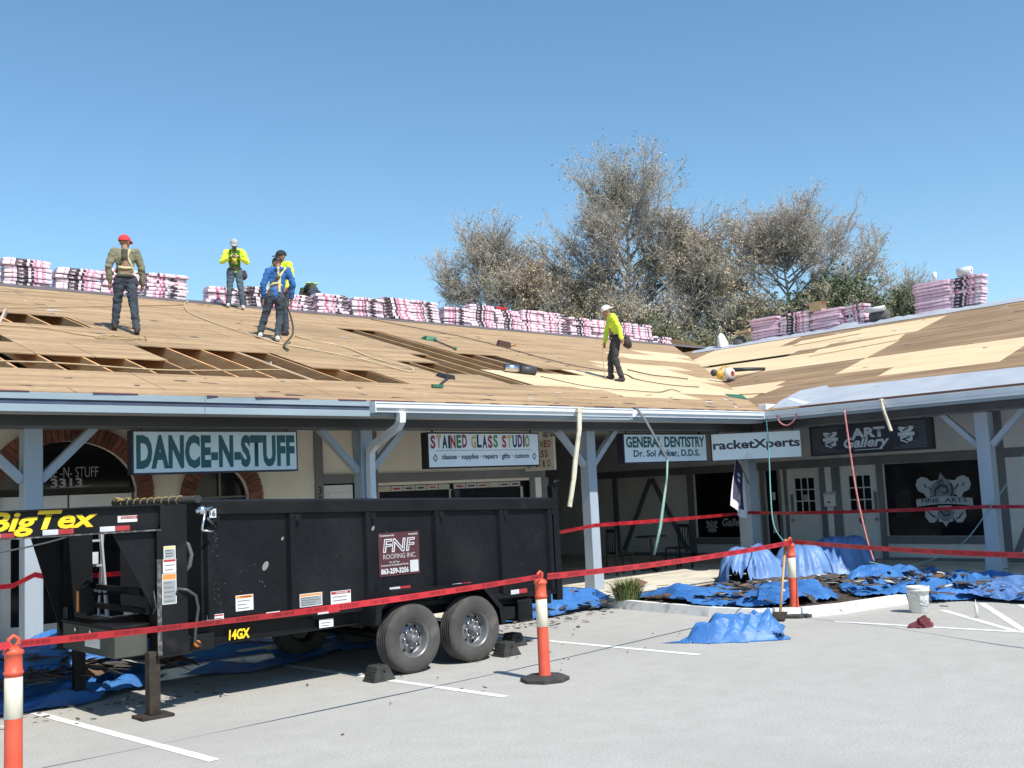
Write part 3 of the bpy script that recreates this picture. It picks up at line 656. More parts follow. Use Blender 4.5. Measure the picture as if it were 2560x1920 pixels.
for xr in (4.98, 5.93, 6.91, 7.90, 8.93, 9.78):     # pressed ribs: a flat face with sloping flanks
    a, w, d = xr, .055, .05; m = MB()
    m.hexa([(a - w, YN - .002, .86), (a - w * .55, YN - d, .86), (a + w * .55, YN - d, .86), (a + w, YN - .002, .86), (a - w, YN - .002, 1.905), (a - w * .55, YN - d, 1.905), (a + w * .55, YN - d, 1.905), (a + w, YN - .002, 1.905)])
    m.box(a + .03, a + .1, YN - .058, YN - .052, 1.83, 1.90)
    pit(m).build('rib', mblk, bed_, True)
m = MB().box(X1, X1 + .06, YN - .02, YF + .02, .8, 2.0); m.box(X1 + .0, X1 + .1, YN - .05, YN + .05, .72, 2.22); m.box(X1, X1 + .1, YF - .05, YF + .05, .72, 2.22); pit(m).build('tailgate', mblk, tl, True, .005)
m = MB().tube([(X1 + .05, YN - .06, 2.2), (X1 + .02, YN - .06, 2.26), (X1 + .11, YN - .06, 2.28)], .02, 6); m.tube([(X1 + .11, YN - .02, .75), (X1 + .11, YN - .02, 1.9)], .014, 6); pit(m).build('latch', mblk2, tl, True)
# chassis
m = MB()
for y in (YN + .08, YF - .16): m.box(4.75, 9.7, y, y + .012, .60, .80); m.box(4.75, 9.7, y - .05, y + .03, .59, .602); m.box(4.75, 9.7, y - .05, y + .03, .79, .80)
for x in (5.2, 6.2, 7.78, 8.9, 9.5): m.box(x, x + .08, YN + .13, YF - .17, .62, .76)
m.box(9.62, 9.75, YN - .02, YF + .02, .52, .7)
m.build('chassis', mblk2, tl, True)
m = MB().prism([(6.15, YN + .02, .80), (6.55, YN + .02, .80), (6.5, YN + .02, .71), (6.2, YN + .02, .71)], (0, .02, 0)); m.build('bracket', mblk2, tl, True); B('bracket', mblk2, tl, 4.72, 5.02, YN - .02, YN + .1, .56, .72, .006)
B('step', mblk2, tl, 8.72, 9.0, YN - .14, YN + .05, .42, .56, .006); B('step', mblk2, tl, 9.15, 9.4, YN - .05, YN + .3, .35, .62, .02)
# axles, wheels
def wheel(cx, yo, out):
    w = part('wheel', tl, (cx - 7.4, yo - 11.2, .385))
    prof = [(.205, -.105), (.225, -.12), (.30, -.128), (.345, -.122), (.372, -.108), (.383, -.09)]
    tread = []
    for i in range(5):
        a = -.09 + i * .036
        tread += [(.386, a + .003), (.386, a + .028), (.376, a + .031), (.376, a + .034)]
    prof += tread[:-2] + [(.383, .09), (.372, .108), (.345, .122), (.30, .128), (.225, .12), (.205, .105)]
    t = MB().lathe(prof, 48, axis='y').build('tyre', mtyre, w)
    s = -1 if out < 0 else 1
    r = MB().lathe([(.205, -.1), (.215, .098 * 1), (.222, .108), (.205, .106), (.19, .08), (.178, .02), (.165, .0), (.14, .012), (.085, .03), (.075, .03), (.06, .028)], 32, axis='y')
    r.v = [(x, y * (-1), z) for x, y, z in r.v] if s < 0 else r.v
    rim = r.build('rim', mrim, w)
    hl = MB()
    for i in range(8):
        a = 2 * math.pi * i / 8 + .2; c = (.15 * math.cos(a), s * .012, .15 * math.sin(a)); hl.lathe([(.0005, s * .004), (.017, s * .003)], 10, axis='y', c=c)
    hl.build('hand_hole', mhole, w)
    for i in range(8):
        a = 2 * math.pi * i / 8; MB().lathe([(.015, 0), (.015, s * .03), (.008, s * .042), (.0005, s * .043)], 8, axis='y', c=(.098 * math.cos(a), s * .022, .098 * math.sin(a))).build('lug_nut', mchrome, w)
    MB().lathe([(.062, s * .02), (.06, s * .06), (.048, s * .07), (.046, s * .11), (.036, s * .12), (.0005, s * .121)], 20, axis='y').build('hub', mrim, w)
    return w
for cx in (7.33, 8.24):
    wheel(cx, 9.99, -1); wheel(cx, 12.36, 1)
    MB().tube([(cx, 10.12, .385), (cx, 12.24, .385)], .05, 10).build('axle', mblk2, tl, True)
def fender(y0, y1, name='fender'):
    P_ = [(6.77, .60), (6.80, .80), (7.06, .945), (8.38, .905), (8.66, .60), (8.69, .40)]
    m = MB()
    for a, b in zip(P_[:-1], P_[1:]):
        m.hexa([(a[0], y0, a[1] - .012), (b[0], y0, b[1] - .012), (b[0], y1, b[1] - .012), (a[0], y1, a[1] - .012), (a[0], y0, a[1]), (b[0], y0, b[1]), (b[0], y1, b[1]), (a[0], y1, a[1])])
    fe = m.build(name, mblk2, tl, True)
    cen = Vector((7.75, 0, .45)); m = MB(); yf = y0 if y0 < 11 else y1
    for a, b in zip(P_[:-1], P_[1:]):
        ia = Vector((a[0], 0, a[1])).lerp(cen, .075); ib = Vector((b[0], 0, b[1])).lerp(cen, .075)
        m.prism([(a[0], yf - .003, a[1]), (b[0], yf - .003, b[1]), (ib.x, yf - .003, ib.z), (ia.x, yf - .003, ia.z)], (0, .004, 0))
    m.build('lip', mblk2, fe, True)
fender(9.84, YN + .0); fender(YF, 12.52)
# gooseneck: two long beams on tapered uprights
for yb, gx, first in ((YN - .06, 4.43, True), (11.68, 4.10, False)):
    b_ = MB(); b_.box(.7, gx, yb, yb + .012, 1.79, 2.03); b_.box(.7, gx, yb - .055, yb + .07, 2.02, 2.034); b_.box(.7, gx, yb - .055, yb + .07, 1.776, 1.79)
    b_.build('gooseneck_beam', mblk2, tl, True)
    B('edge', mworn, tl, 1.0, gx, yb - .058, yb - .0555, 1.7755, 1.789)
    c_ = MB(); c_.box(gx, gx + .27, yb - .05, yb - .03, .58, 2.02); c_.box(gx, gx + .27, yb + .12, yb + .135, .58, 2.02); c_.box(gx - .04, gx, yb - .06, yb + .14, .58, 1.775); c_.box(gx + .25, gx + .265, yb - .028, yb + .118, .58, 2.0); c_.box(gx - .05, gx + .3, yb - .07, yb + .15, .56, .58)
    col_ = c_.build('upright', mblk2, tl, True)
    B('worn_strip', mworn, tl, gx - .045, gx - .002, yb - .064, yb - .0605, .58, 1.5 if first else 1.0)
    g0 = gx - (.45 if first else .36)
    MB().prism([(g0, yb, 1.775), (gx - .041, yb, 1.775), (gx - .041, yb, .98 if first else .72)], (0, .012, 0)).build('gusset', mblk, tl, True)
for x, z in ((4.3, 1.17), (4.3, .98), (4.5, .7)): B('cross_member', mblk2, tl, x, x + .06, YN + .1, 11.66, z, z + .05)
B('neck_plate', mblk2, tl, 2.2, 4.1, YN + .03, 11.66, 1.99, 2.0); B('coupler_box', mblk2, tl, .5, .9, 10.3, 11.5, 1.7, 2.05, .01); MB().tube([(.7, 10.9, 1.7), (.7, 10.9, .75)], .07, 14).build('coupler_tube', mblk2, tl, True)
# toolbox, jacks
tb = B('toolbox', mtool, tl, 4.02, 4.34, 10.16, 11.52, .59, .86, .008); B('lid', mblk2, tb, 4.0, 4.36, 10.15, 11.54, .862, .89, .006); B('label_plate', mstick, tb, 4.013, 4.0195, 10.52, 10.9, .66, .75)
for y in (10.75, 11.15): MB().lathe([(.03, -.004), (.03, .004), (.02, .006), (.0005, .006)], 14, axis='x', c=(4.012, y, .80)).build('latch', mchrome, tb, True)
for x, y in ((4.37, 10.12), (4.25, 11.72)):
    j = B('jack', mrust if y < 11 else mblk2, tl, x - .055, x + .055, y - .055, y + .055, .03, .62, .006); B('foot_plate', mrust, j, x - .16, x + .16, y - .13, y + .13, .0, .03, .004); B('inner_leg', mrust, j, x - .045, x + .045, y - .045, y + .045, .031, .3)
cb = MB().box(3.98, 4.12, 10.93, 11.07, .98, 1.22); cb.tube([(4.0, 10.95, 1.22), (4.05, 10.9, 1.28), (4.12, 10.95, 1.24)], .03, 8); cb.build('jack_gearbox', mblk, tl, True)
B('decal', morange, tl, 3.97, 3.979, 10.96, 11.0, 1.0, 1.2); MB().tube([(4.05, 11.0, 1.16), (4.35, 10.6, 1.16), (4.36, 10.3, 1.15)], .012, 6).build('jack_shaft', mblk2, tl, True)
MB().tube([(4.58, 10.05, 1.14), (4.60, 10.04, 1.20), (4.68, 10.0, 1.18), (4.76, 9.99, 1.12), (4.79, 10.0, 1.0), (4.77, 10.02, .8), (4.76, 10.03, .68), (4.84, 10.05, .62)], .016, 8).build('cable_loop', mcop, tl, True)
MB().tube([(4.68, 10.12, 1.66), (4.74, 10.1, 1.62), (4.765, 10.08, 1.52), (4.755, 10.1, 1.41), (4.69, 10.12, 1.33)], .022, 8).build('hose', M('grey_hose', (.09, .09, .1), rough=.5), tl, True)
MB().tube([(4.35, 10.03, 1.2), (4.37, 10.02, 1.05), (4.34, 10.03, .98)], .006, 5).build('wire', mcop, tl, True)
MB().lathe([(.035, 0), (.035, -.02), (.02, -.028), (.0005, -.029)], 16, axis='y', c=(4.83, YN - .021, .635)).build('marker_lamp', mlamp, tl, True)
# tarp roll with its cord, crank
tr_ = MB().tube([(4.86, YN - .05, 2.065), (4.86, 11.0, 2.06), (4.86, 12.25, 2.075)], .04, 12); tr_ = tr_.build('tarp_roll', M('tarp_mesh', (.02, .02, .02), (.05, .05, .045), rough=.9, scale=30), tl, True)
mcord = M('yellow_cord', (.34, .25, .09), rough=.8)
for i in range(9):
    y = 10.5 + i * .18; MB().tube([(4.86 + .044 * math.cos(t), y + .06 * t / 6.28, 2.065 + .044 * math.sin(t)) for t in np.linspace(0, 6.28, 9)], .006, 5).build('cord', mcord, tr_, True)
m = MB()
for i in range(16): 
    a = rng.uniform(0, 6.28, 2); m.tube([(4.86 + .1 * math.cos(a[0]), 12.0 + .1 * math.sin(a[0]), 2.09), (4.86 + .1 * math.cos(a[1]), 12.05, 2.13), (4.9, 12.0 + .12 * math.sin(a[1]), 2.09)], .005, 5)
m.build('cord', mcord, tr_, True)
cr_ = MB().ball((4.87, YN - .1, 1.95), .05, 12); cr_.tube([(4.80, YN - .1, 1.94), (4.98, YN - .1, 1.97)], .022, 8); cr_ = cr_.build('crank', mchrome, tl, True)
MB().tube([(4.89, YN - .13, 1.93), (4.86, YN - .13, 1.80), (4.855, YN - .13, 1.75)], .014, 8).build('crank_arm', mchrome, cr_, True); MB().tube([(4.855, YN - .13, 1.75), (4.97, YN - .14, 1.735)], .012, 8).build('crank_handle', mchrome, cr_, True); MB().tube([(4.93, YN - .08, 1.87), (5.0, YN - .08, 1.80)], .015, 6).build('crank_pin', mcop, cr_, True)
pl = B('number_plate', mwht, tl, 4.965, 5.04, YN - .068, YN - .062, 1.87, 1.96); txt('lettering', '6', mblackprint, (4.995, YN - .069, 1.885), (1, 0, 0), .035, .06, pl, bold=.02)
# decals
yb = YN - .0615
txt('lettering', 'BigTex', myellow, (2.86, yb, 1.795), (1, 0, 0), .98, .225, tl, bold=.03, shear=.25)
dec = MB()
def reflect(x0, x1, z, h=.055, y=yb, n=2, par=tl):
    w_ = (x1 - x0) / n
    for i in range(n): B('reflector', mwht if i % 2 == 0 else mred, par, x0 + w_ * i, x0 + w_ * (i + 1) - .002, y - .003, y, z, z + h)
reflect(2.86, 3.1, 1.793, .04); reflect(3.34, 3.62, 1.795, .048); reflect(3.86, 4.15, 1.795, .048)
st = B('decal', mstick, tl, 4.03, 4.22, yb - .003, yb, 1.875, 1.935); B('decal', mred, st, 4.06, 4.22, yb - .005, yb - .0032, 1.905, 1.93); txt('lettering', 'Built in USA', mwht, (4.07, yb - .0052, 1.908), (1, 0, 0), .14, .018, st)
def sticker(x0, x1, z0, z1, head, y, lines=4, dark=False, title=None, body=None):
    s = B('sticker', mstick, tl, x0, x1, y - .002, y, z0, z1, 0)
    hh = (z1 - z0) * .2; B('header', head, s, x0 + .006, x1 - .006, y - .0035, y - .0022, z1 - hh, z1 - .006)
    if title: txt('lettering', title, mblackprint if head is not mred else mwht, (x0 + .25 * (x1 - x0), y - .0036, z1 - hh * .85), (1, 0, 0), (x1 - x0) * .6, hh * .55, s, bold=.02)
    if dark: B('field', M('sticker_grey', (.25, .27, .28), rough=.6), s, x0 + .008, x1 - .008, y - .0034, y - .0022, z0 + .008, z1 - hh - .008)
    for i in range(lines):
        z = z0 + (z1 - z0 - hh) * (i + .6) / (lines + .4); B('text_line', mgline, s, x0 + .02, x0 + (x1 - x0) * random.uniform(.6, .9), y - .0045, y - .0036, z, z + .007)
    return s
yc = YN - .1105
sticker(4.46, 4.58, 1.50, 1.62, M('yellow_head', (.62, .52, .12), rough=.5), yc, 3, True); sticker(4.45, 4.585, 1.36, 1.495, mred, yc, 2); sticker(4.44, 4.585, 1.06, 1.355, morange, yc, 5, True)
ys = YN - .0022
sticker(5.27, 5.47, .90, 1.06, morange, ys, 3, title='WARNING'); sticker(6.02, 6.30, .86, 1.0, morange, ys, 4, True); sticker(6.41, 6.67, .82, .99, mred, ys, 3, title='DANGER')
yq = YN - .0305
sticker(4.94, 5.12, .80, .90, mred, yq, 2)
reflect(5.21, 5.51, .795, .05, yq); B('decal', mstick, tl, 5.6, 5.76, yq - .002, yq, .805, .855)
reflect(6.22, 6.5, .765, .05, yq); reflect(7.2, 7.5, .905, .055, ys); reflect(8.12, 8.42, .86, .055, ys); reflect(9.04, 9.32, .70, .055, YN - .0305)
sticker(6.27, 6.45, .61, .70, mstick, YN + .025, 2)
txt('lettering', '14GX', myellow, (5.2, YN + .028, .615), (1, 0, 0), .24, .105, tl, bold=.04, shear=.1)
for x, z, r in ((5.62, 1.36, .035), (5.83, 1.64, .014), (7.0, 1.72, .02)): MB().prism([(x + r * math.cos(t) + r * .5 * math.sin(t), YN - .003, z + dz(x) + r * 1.4 * math.sin(t)) for t in np.linspace(0, 6.28, 10)[:-1]], (0, .001, 0)).build('paint_chip', M('chip', (.2, .2, .2), rough=.8), tl, True)
m = MB()
for i in range(60):
    x, z, r = (5.0 + abs(random.gauss(0, .05)), random.uniform(.9, 1.85), random.uniform(.002, .006)) if i < 38 else (random.uniform(5, 9.7), random.uniform(.95, 1.85), random.uniform(.002, .008))
    m.prism([(x - r, YN - .0585 if i < 38 else YN - .003, z), (x + r, YN - .0585 if i < 38 else YN - .003, z - r), (x + r * .4, YN - .0585 if i < 38 else YN - .003, z + r * 1.4)], (0, .0008, 0))
o = m.build('paint_chips', mgline, tl, True); o['kind'] = 'stuff'
# company board on the side
yd = YN - .006
fb = B('company_board', mburg, tl, 7.06, 7.64, yd - .004, yd, 1.09 , 1.585, 0)
txt('lettering', 'Commercial', mwht, (7.08, yd - .0042, 1.545), (1, 0, 0), .2, .022, fb, bold=.02); txt('lettering', 'Residential', mwht, (7.49, yd - .0042, 1.545), (1, 0, 0), .13, .02, fb, bold=.02)
txt('lettering', 'FNF', mwht, (7.12, yd - .0042, 1.36), (1, 0, 0), .46, .155, fb, bold=.03, shear=.12); txt('lettering', 'FNF', mburg, (7.132, yd - .0052, 1.372), (1, 0, 0), .436, .131, fb, bold=-.022, shear=.12)
txt('lettering', 'ROOFING INC.', mgreyprint, (7.12, yd - .0042, 1.285), (1, 0, 0), .47, .055, fb, bold=.01); txt('lettering', 'For All Your', mwht, (7.21, yd - .0042, 1.238), (1, 0, 0), .14, .02, fb, bold=.01)
txt('lettering', 'Commercial & Residential Needs', mwht, (7.085, yd - .0042, 1.205), (1, 0, 0), .39, .022, fb, bold=.01); txt('lettering', '863-259-3256', mwht, (7.085, yd - .0042, 1.115), (1, 0, 0), .39, .065, fb, bold=.04)
B('blank_panel', mwht, fb, 7.5, 7.62, yd - .0055, yd - .0045, 1.115, 1.25)
# chocks
mchock = M('chock_rubber', (.022, .022, .022), (.045, .044, .042), rough=.85, scale=9, bump=.2)
def chock(x, y, flip, label):
    t = thing('wheel_chock', label, 'wheel chock', (x, y, 0), 0, 'rubber wheel chocks')
    m = MB(); s = -1 if flip else 1
    m.hexa([(-.15, -.11, 0), (.15, -.11, 0), (.15, .11, 0), (-.15, .11, 0), (-.09, -.09, .17), (.06 * 1, -.09, .17), (.06, .09, .17), (-.09, .09, .17)]).build('wedge', mchock, t, bevel=.008)
    for i in range(4):
        z = .03 + i * .035; MB().box(-.146 + .06 * z / .17 - .004, -.14 + .06 * z / .17, -.1, .1, z, z + .012).build('tread_bar', mchock, t)
    MB().lathe([(.0005, -.003), (.018, -.003), (.018, .003)], 10, axis='y', c=(.0, -.098, .11)).build('eyelet', mhole, t)
    return t
chock(6.82, 9.86, False, 'black rubber wedge chock against the front tyre of the trailer')
chock(8.76, 9.93, True, 'black rubber wedge chock behind the rear tyre of the trailer')
chock(9.35, 10.45, True, 'black rubber wedge chock on the lot under the rear end of the trailer')
# ------------------------------------------------------------------ hanging shop signs (built in their own frame: x along, -y front, z up)
msignw = M('sign_face', (.74, .86, .91), (.79, .90, .94), rough=.4, scale=1.2)
msignw2 = M('sign_face_white', (.72, .79, .84), (.77, .83, .88), rough=.4, scale=1.2)
mnavy = M('navy_frame', (.012, .012, .035), (.02, .02, .05), rough=.5)
mteal = M('teal_print', (.012, .10, .115), (.016, .125, .14), rough=.5)
mink = M('ink_print', (.02, .04, .08), rough=.5)
def sign(label, x, y, z, w, h, d, rz, face, frame=mnavy, brd=.025, hang=True):
    t = thing('shop_sign', label, 'sign', (x, y, z), rz)
    MB().box(0, w, .004, d, 0, h).build('box', frame, t, bevel=.004)
    MB().box(brd, w - brd, 0, .0038, brd, h - brd).build('face', face, t)
    if hang:
        for u in (.15, w - .15): MB().box(u - .012, u + .012, d * .3, d * .3 + .02, h, h + .06).build('hanger', frame, t)
    return t
LT = lambda t, s, m, x, z, w, h, **k: txt('lettering', s, m, (x, -.0015, z), (1, 0, 0), w, h, t, world=False, **k)
t = sign('white sign with tall dark teal letters DANCE-N-STUFF under the left eave', 5.56, YP + .01, 2.43, 2.44, .585, .16, 0, msignw)
LT(t, 'DANCE-N-STUFF', mteal, .055, .07, 2.33, .45, bold=.05, spacing=1.06)
t = sign('white sign with multicoloured letters STAINED GLASS STUDIO and a line of services', 10.36, YP + .01, 2.41, 2.46, .585, .17, 0, msignw2, mdark)
sc = [srgb(150, 40, 80), srgb(190, 170, 110), srgb(25, 35, 60), srgb(25, 35, 60), srgb(160, 40, 50), srgb(60, 120, 70), srgb(140, 40, 80), None, srgb(190, 165, 90), srgb(25, 45, 80), srgb(25, 40, 80), srgb(165, 60, 60), srgb(80, 140, 80), None, srgb(175, 60, 75), srgb(195, 180, 110), srgb(30, 45, 85), srgb(80, 50, 110), srgb(150, 50, 60), srgb(110, 150, 100)]
x = .06; ws = {'I': .05, ' ': .07}
for ch_, c in zip('STAINED GLASS STUDIO', sc):
    w_ = ws.get(ch_, .118)
    if c: LT(t, ch_, M('letter_paint', c, rough=.5), x, .325 + random.uniform(-.008, .008), w_ * .86, .215, bold=.04)
    x += w_ * 1.028
MB().box(.17, 2.27, -.002, -.0005, .285, .291).build('rule', mink, t)
LT(t, 'classes · supplies · repairs · gifts · custom', mink, .28, .12, 1.92, .11, bold=.025)
for cx in (.15, 2.33): MB().prism([(cx - .05, -.002, .17), (cx, -.002, .10), (cx + .05, -.002, .17), (cx, -.002, .24)], (0, .001, 0)).build('diamond', mgline, t); MB().prism([(cx - .028, -.003, .17), (cx, -.003, .135), (cx + .028, -.003, .17), (cx, -.003, .205)], (0, .0008, 0)).build('diamond', msignw2, t)
t = sign('small cream sign hung crosswise reading STAINED GLASS STUDIO in serif letters', 14.3, 15.42, 2.37, .84, .64, .05, R(-90), M('cream_face', (.60, .57, .47), rough=.5), mwhite, .012)
for i, (s_, w_) in enumerate((('STAINED', .74), ('GLASS', .55), ('STUDIO', .66))):
    x0 = .42 - w_ / 2; n_ = len(s_)
    for j, ch_ in enumerate(s_): LT(t, ch_, M('letter_paint', [srgb(150, 50, 60), srgb(190, 165, 90), srgb(30, 35, 60), srgb(40, 45, 50), srgb(90, 120, 80), srgb(110, 40, 50)][(i * 2 + j) % 6], rough=.5), x0 + w_ * j / n_, .44 - i * .19, w_ / n_ * (.35 if ch_ == 'I' else .8), .135, bold=.02)
t = sign('white sign reading GENERAL DENTISTRY Dr. Sol Anker, D.D.S. with dark letters', 15.02, YP + .01, 2.41, 2.54, .575, .17, 0, msignw, mnavy)
LT(t, 'GENERAL DENTISTRY', mteal, .07, .30, 2.40, .215, bold=.035); LT(t, 'Dr. Sol Anker, D.D.S.', mteal, .27, .10, 2.02, .155, bold=.03)
ang = math.atan2(12.13 - 13.38, 19.01 - 17.67)
t = sign('pale sign reading racketXperts hung across the inner corner post', 17.66, 13.385, 2.42, 1.83, .545, .11, ang, msignw, mnavy, .006)
LT(t, 'racketXperts', M('plum_print', (.03, .025, .045), rough=.5), .03, .165, 1.78, .24, bold=.03)
MB().prism([(.62, -.004, .02), (.85, -.004, .02), (.76, -.004, .14), (.72, -.004, .15)], (0, .002, 0)).build('scrap', mwhite, t)
t = sign('dark ART Gallery sign with an oval, pinstripes and two small crests', XP - .01, 12.02, 2.415, 2.6, .60, .14, R(-90), M('sign_black', (.010, .0105, .014), rough=.5), mdark, .02)
mov = M('oval_black', (.012, .012, .02), rough=.5); mfs = M('pinstripe', (.09, .095, .105), rough=.5)
m = MB()
for i in range(20):
    z = .05 + i * .026; m.box(.06, .5 + .3 * abs(i - 10) / 10, -.0012, -.0002, z, z + .008); m.box(2.1 - .3 * abs(i - 10) / 10, 2.5, -.0012, -.0002, z, z + .008)
o = m.build('pinstripes', mfs, t)
MB().prism([(1.3 + 1.06 * math.cos(a), -.0022, .30 + .25 * math.sin(a)) for a in np.linspace(0, 6.283, 41)[:-1]], (0, .001, 0)).build('oval', mov, t)
txt('lettering', 'ART', mcrest, (.95, -.004, .30), (1, 0, 0), .72, .20, t, world=False, bold=.05); txt('lettering', 'Gallery', mcrest, (.77, -.004, .06), (1, 0, 0), .98, .26, t, world=False, bold=.03, shear=.28)
MB().box(1.0, 1.6, -.004, -.003, .065, .078).build('underline', mcrest, t)
for cx in (.48, 2.1):
    m = MB(); k = .30
    for pts in ([(-.5, .9), (-.52, 1.06), (-.3, 1.08), (0, 1.0), (.3, 1.08), (.52, 1.06), (.5, .9), (.3, .72), (-.3, .72)], [(-.58, .48), (.58, .48), (.55, .70), (-.55, .70)], [(-.42, .46), (.42, .46), (.4, .15), (.15, .1), (0, 0), (-.15, .1), (-.4, .15)]):
        m.prism([(cx + a * k, -.004, .14 + b * k) for a, b in pts], (0, .001, 0))
    m.build('crest', mcrest, t); m = MB()
    for a0, b0, a1, b1 in ((-.2, .8, .2, .98), (-.25, .25, .25, .4), (-.3, .3, .1, .12)): m.beam((cx + a0 * k, -.0052, .14 + b0 * k), (cx + a1 * k, -.0052, .14 + b1 * k), .001, .03, upv=(0, 0, 1))
    m.build('crest_scroll', mov, t)

# ------------------------------------------------------------------ delineator posts and barrier tape
morng = M('orange_plastic', (.62, .085, .042), (.70, .11, .058), rough=.5, scale=5, dirt=(.55, .10, .05), dscale=6, dlo=.6, dhi=.8)
mband = M('cream_band', (.72, .66, .52), (.78, .72, .58), rough=.55, scale=4, dirt=(.55, .49, .38), dscale=8, dlo=.62, dhi=.74)
mrub = M('rubber_base', (.035, .032, .032), (.06, .056, .055), rough=.85, scale=8, bump=.1)
dl = thing('delineator_post', 'orange and cream delineator post at the left edge of the lot', 'delineator', (2.5, 8.16, 0), 0, 'orange delineator posts')
m = MB(); m.lathe([(.26, 0), (.26, .035), (.20, .055), (.09, .06), (.0005, .06)], 8, smooth=False); m.build('base', mrub, dl)
MB().lathe([(.07, .058), (.062, .09), (.060, .55), (.059, .86), (.068, .868), (.068, .885), (.060, .892), (.060, 1.0), (.071, 1.01), (.071, 1.03), (.058, 1.045), (.03, 1.06), (.0005, 1.062)], 24).build('post', morng, dl)
MB().lathe([(.0618, .56), (.0612, .845), (.0602, .846), (.0602, .559)], 24, close=True).build('reflective_band', mband, dl)
MB().tube([(.0, .0, 1.05), (-.03, 0, 1.08), (-.035, 0, 1.11), (0, 0, 1.135), (.035, 0, 1.11), (.03, 0, 1.08), (0, 0, 1.05)], .014, 8).build('loop_handle', morng, dl)
for x, y, lb in ((7.84, 8.3, 'orange and cream delineator post standing before the trailer wheels'), (13.44, 8.89, 'orange and cream delineator post beside the kerb with a wooden handle leaning on it')):
    c = dup_tree(dl); c.location = (x, y, 0); c['label'] = lb
def tape_mat():
    m = M('red_tape', (.46, .018, .026), (.54, .03, .038), rough=.35); t_ = m.node_tree; n = t_.nodes; L = t_.links
    u = n.new('ShaderNodeUVMap'); s = n.new('ShaderNodeSeparateXYZ'); L.new(u.outputs[0], s.inputs[0])
    def op(o, a, b):
        q = n.new('ShaderNodeMath'); q.operation = o
        for i, v in enumerate((a, b)):
            if isinstance(v, float): q.inputs[i].default_value = v
            else: L.new(v, q.inputs[i])
        return q.outputs[0]
    fx = op('FRACT', op('DIVIDE', s.outputs[0], .34), 0.0); inx = op('LESS_THAN', fx, .62); iny = op('LESS_THAN', op('ABSOLUTE', op('SUBTRACT', s.outputs[1], .5), 0.0), .3)
    nz = n.new('ShaderNodeTexNoise'); nz.noise_dimensions = '1D'; nz.inputs['Scale'].default_value = 60; L.new(s.outputs[0], nz.inputs['W']); gp = op('GREATER_THAN', nz.outputs[0], .4)
    fac = op('MULTIPLY', op('MULTIPLY', inx, iny), gp); mx = n.new('ShaderNodeMix'); mx.data_type = 'RGBA'; L.new(fac, mx.inputs[0])
    src = n['Principled BSDF'].inputs['Base Color'].links[0].from_socket; L.new(src, mx.inputs[6]); mx.inputs[7].default_value = (.29, .012, .018, 1); L.new(mx.outputs[2], n['Principled BSDF'].inputs['Base Color'])
    return m
mtape = tape_mat()
def tape(pts, label, sag=.03, w=.075, twist=.5, seed=0):
    P_ = []; 
    for a, b in zip(pts[:-1], pts[1:]):
        a, b = Vector(a), Vector(b); n = max(2, int((b - a).length / .08))
        for i in range(n): t = i / n; p = a.lerp(b, t); p.z -= 4 * sag * t * (1 - t) * (b - a).length / 3; P_.append(p)
    P_.append(Vector(pts[-1])); m = MB(); L = 0; Ls = []; n = len(P_)
    for i, p in enumerate(P_):
        d = (P_[min(i + 1, n - 1)] - P_[max(i - 1, 0)]).normalized(); sd = d.cross(Vector((0, 0, 1))).normalized(); 
        a = twist * noise.noise((i * .035, seed * 7.3, 1.7)) * 2 + .25; u = (Vector((0, 0, 1)) * math.cos(a) + sd * math.sin(a)) * w / 2
        if i: L += (p - P_[i - 1]).length
        Ls.append(L); m.v += [tuple(p - u), tuple(p + u)]
    for i in range(n - 1): m.f.append([2 * i, 2 * i + 2, 2 * i + 3, 2 * i + 1]); m.m.append(0); m.sm.append(True)
    me = m.mesh('barrier_tape'); uvl = me.uv_layers.new(name='UVMap')
    for lp in me.loops: uvl.data[lp.index].uv = (Ls[lp.vertex_index // 2], lp.vertex_index % 2)
    o = link('barrier_tape', me, mtape); return tag(o, label, 'barrier tape', 'red barrier tape')
tape([(-.6, 8.0, 1.08), (2.46, 8.1, 1.08)], 'red barrier tape running off the left edge from the nearest orange post', .02, .05, .6, 1)
tape([(2.53, 8.1, 1.08), (7.8, 8.23, 1.09)], 'red barrier tape stretched in front of the trailer between two orange posts', .022, .056, .8, 2)
tape([(7.88, 8.23, 1.08), (13.4, 8.83, 1.07)], 'red barrier tape from the middle orange post to the post by the kerb', .02, .066, .4, 3)
tape([(13.5, 8.84, 1.07), (13.0, 6.5, .99), (12.2, 4.6, 1.02), (11.6, 2.5, 1.0)], 'red barrier tape from the kerbside orange post off to the right edge', .012, .066, .4, 4)
yt, xt = YP - .012, XP - .012
tape([(.2, yt, 1.15), (4.1, yt, 1.16), (4.35, yt, 1.27), (4.6, yt, 1.2), (9.2, yt - .04, 1.2), (12.4, yt, 1.18), (14.1, yt, 1.31), (18.9, yt, 1.31), (xt, 13.3, 1.29), (xt, 12.6, 1.27), (xt, 8.55, 1.32), (xt, 3.7, 1.3)], 'red barrier tape wrapped round the blue posts along the walkway', .008, .066, .3, 5)

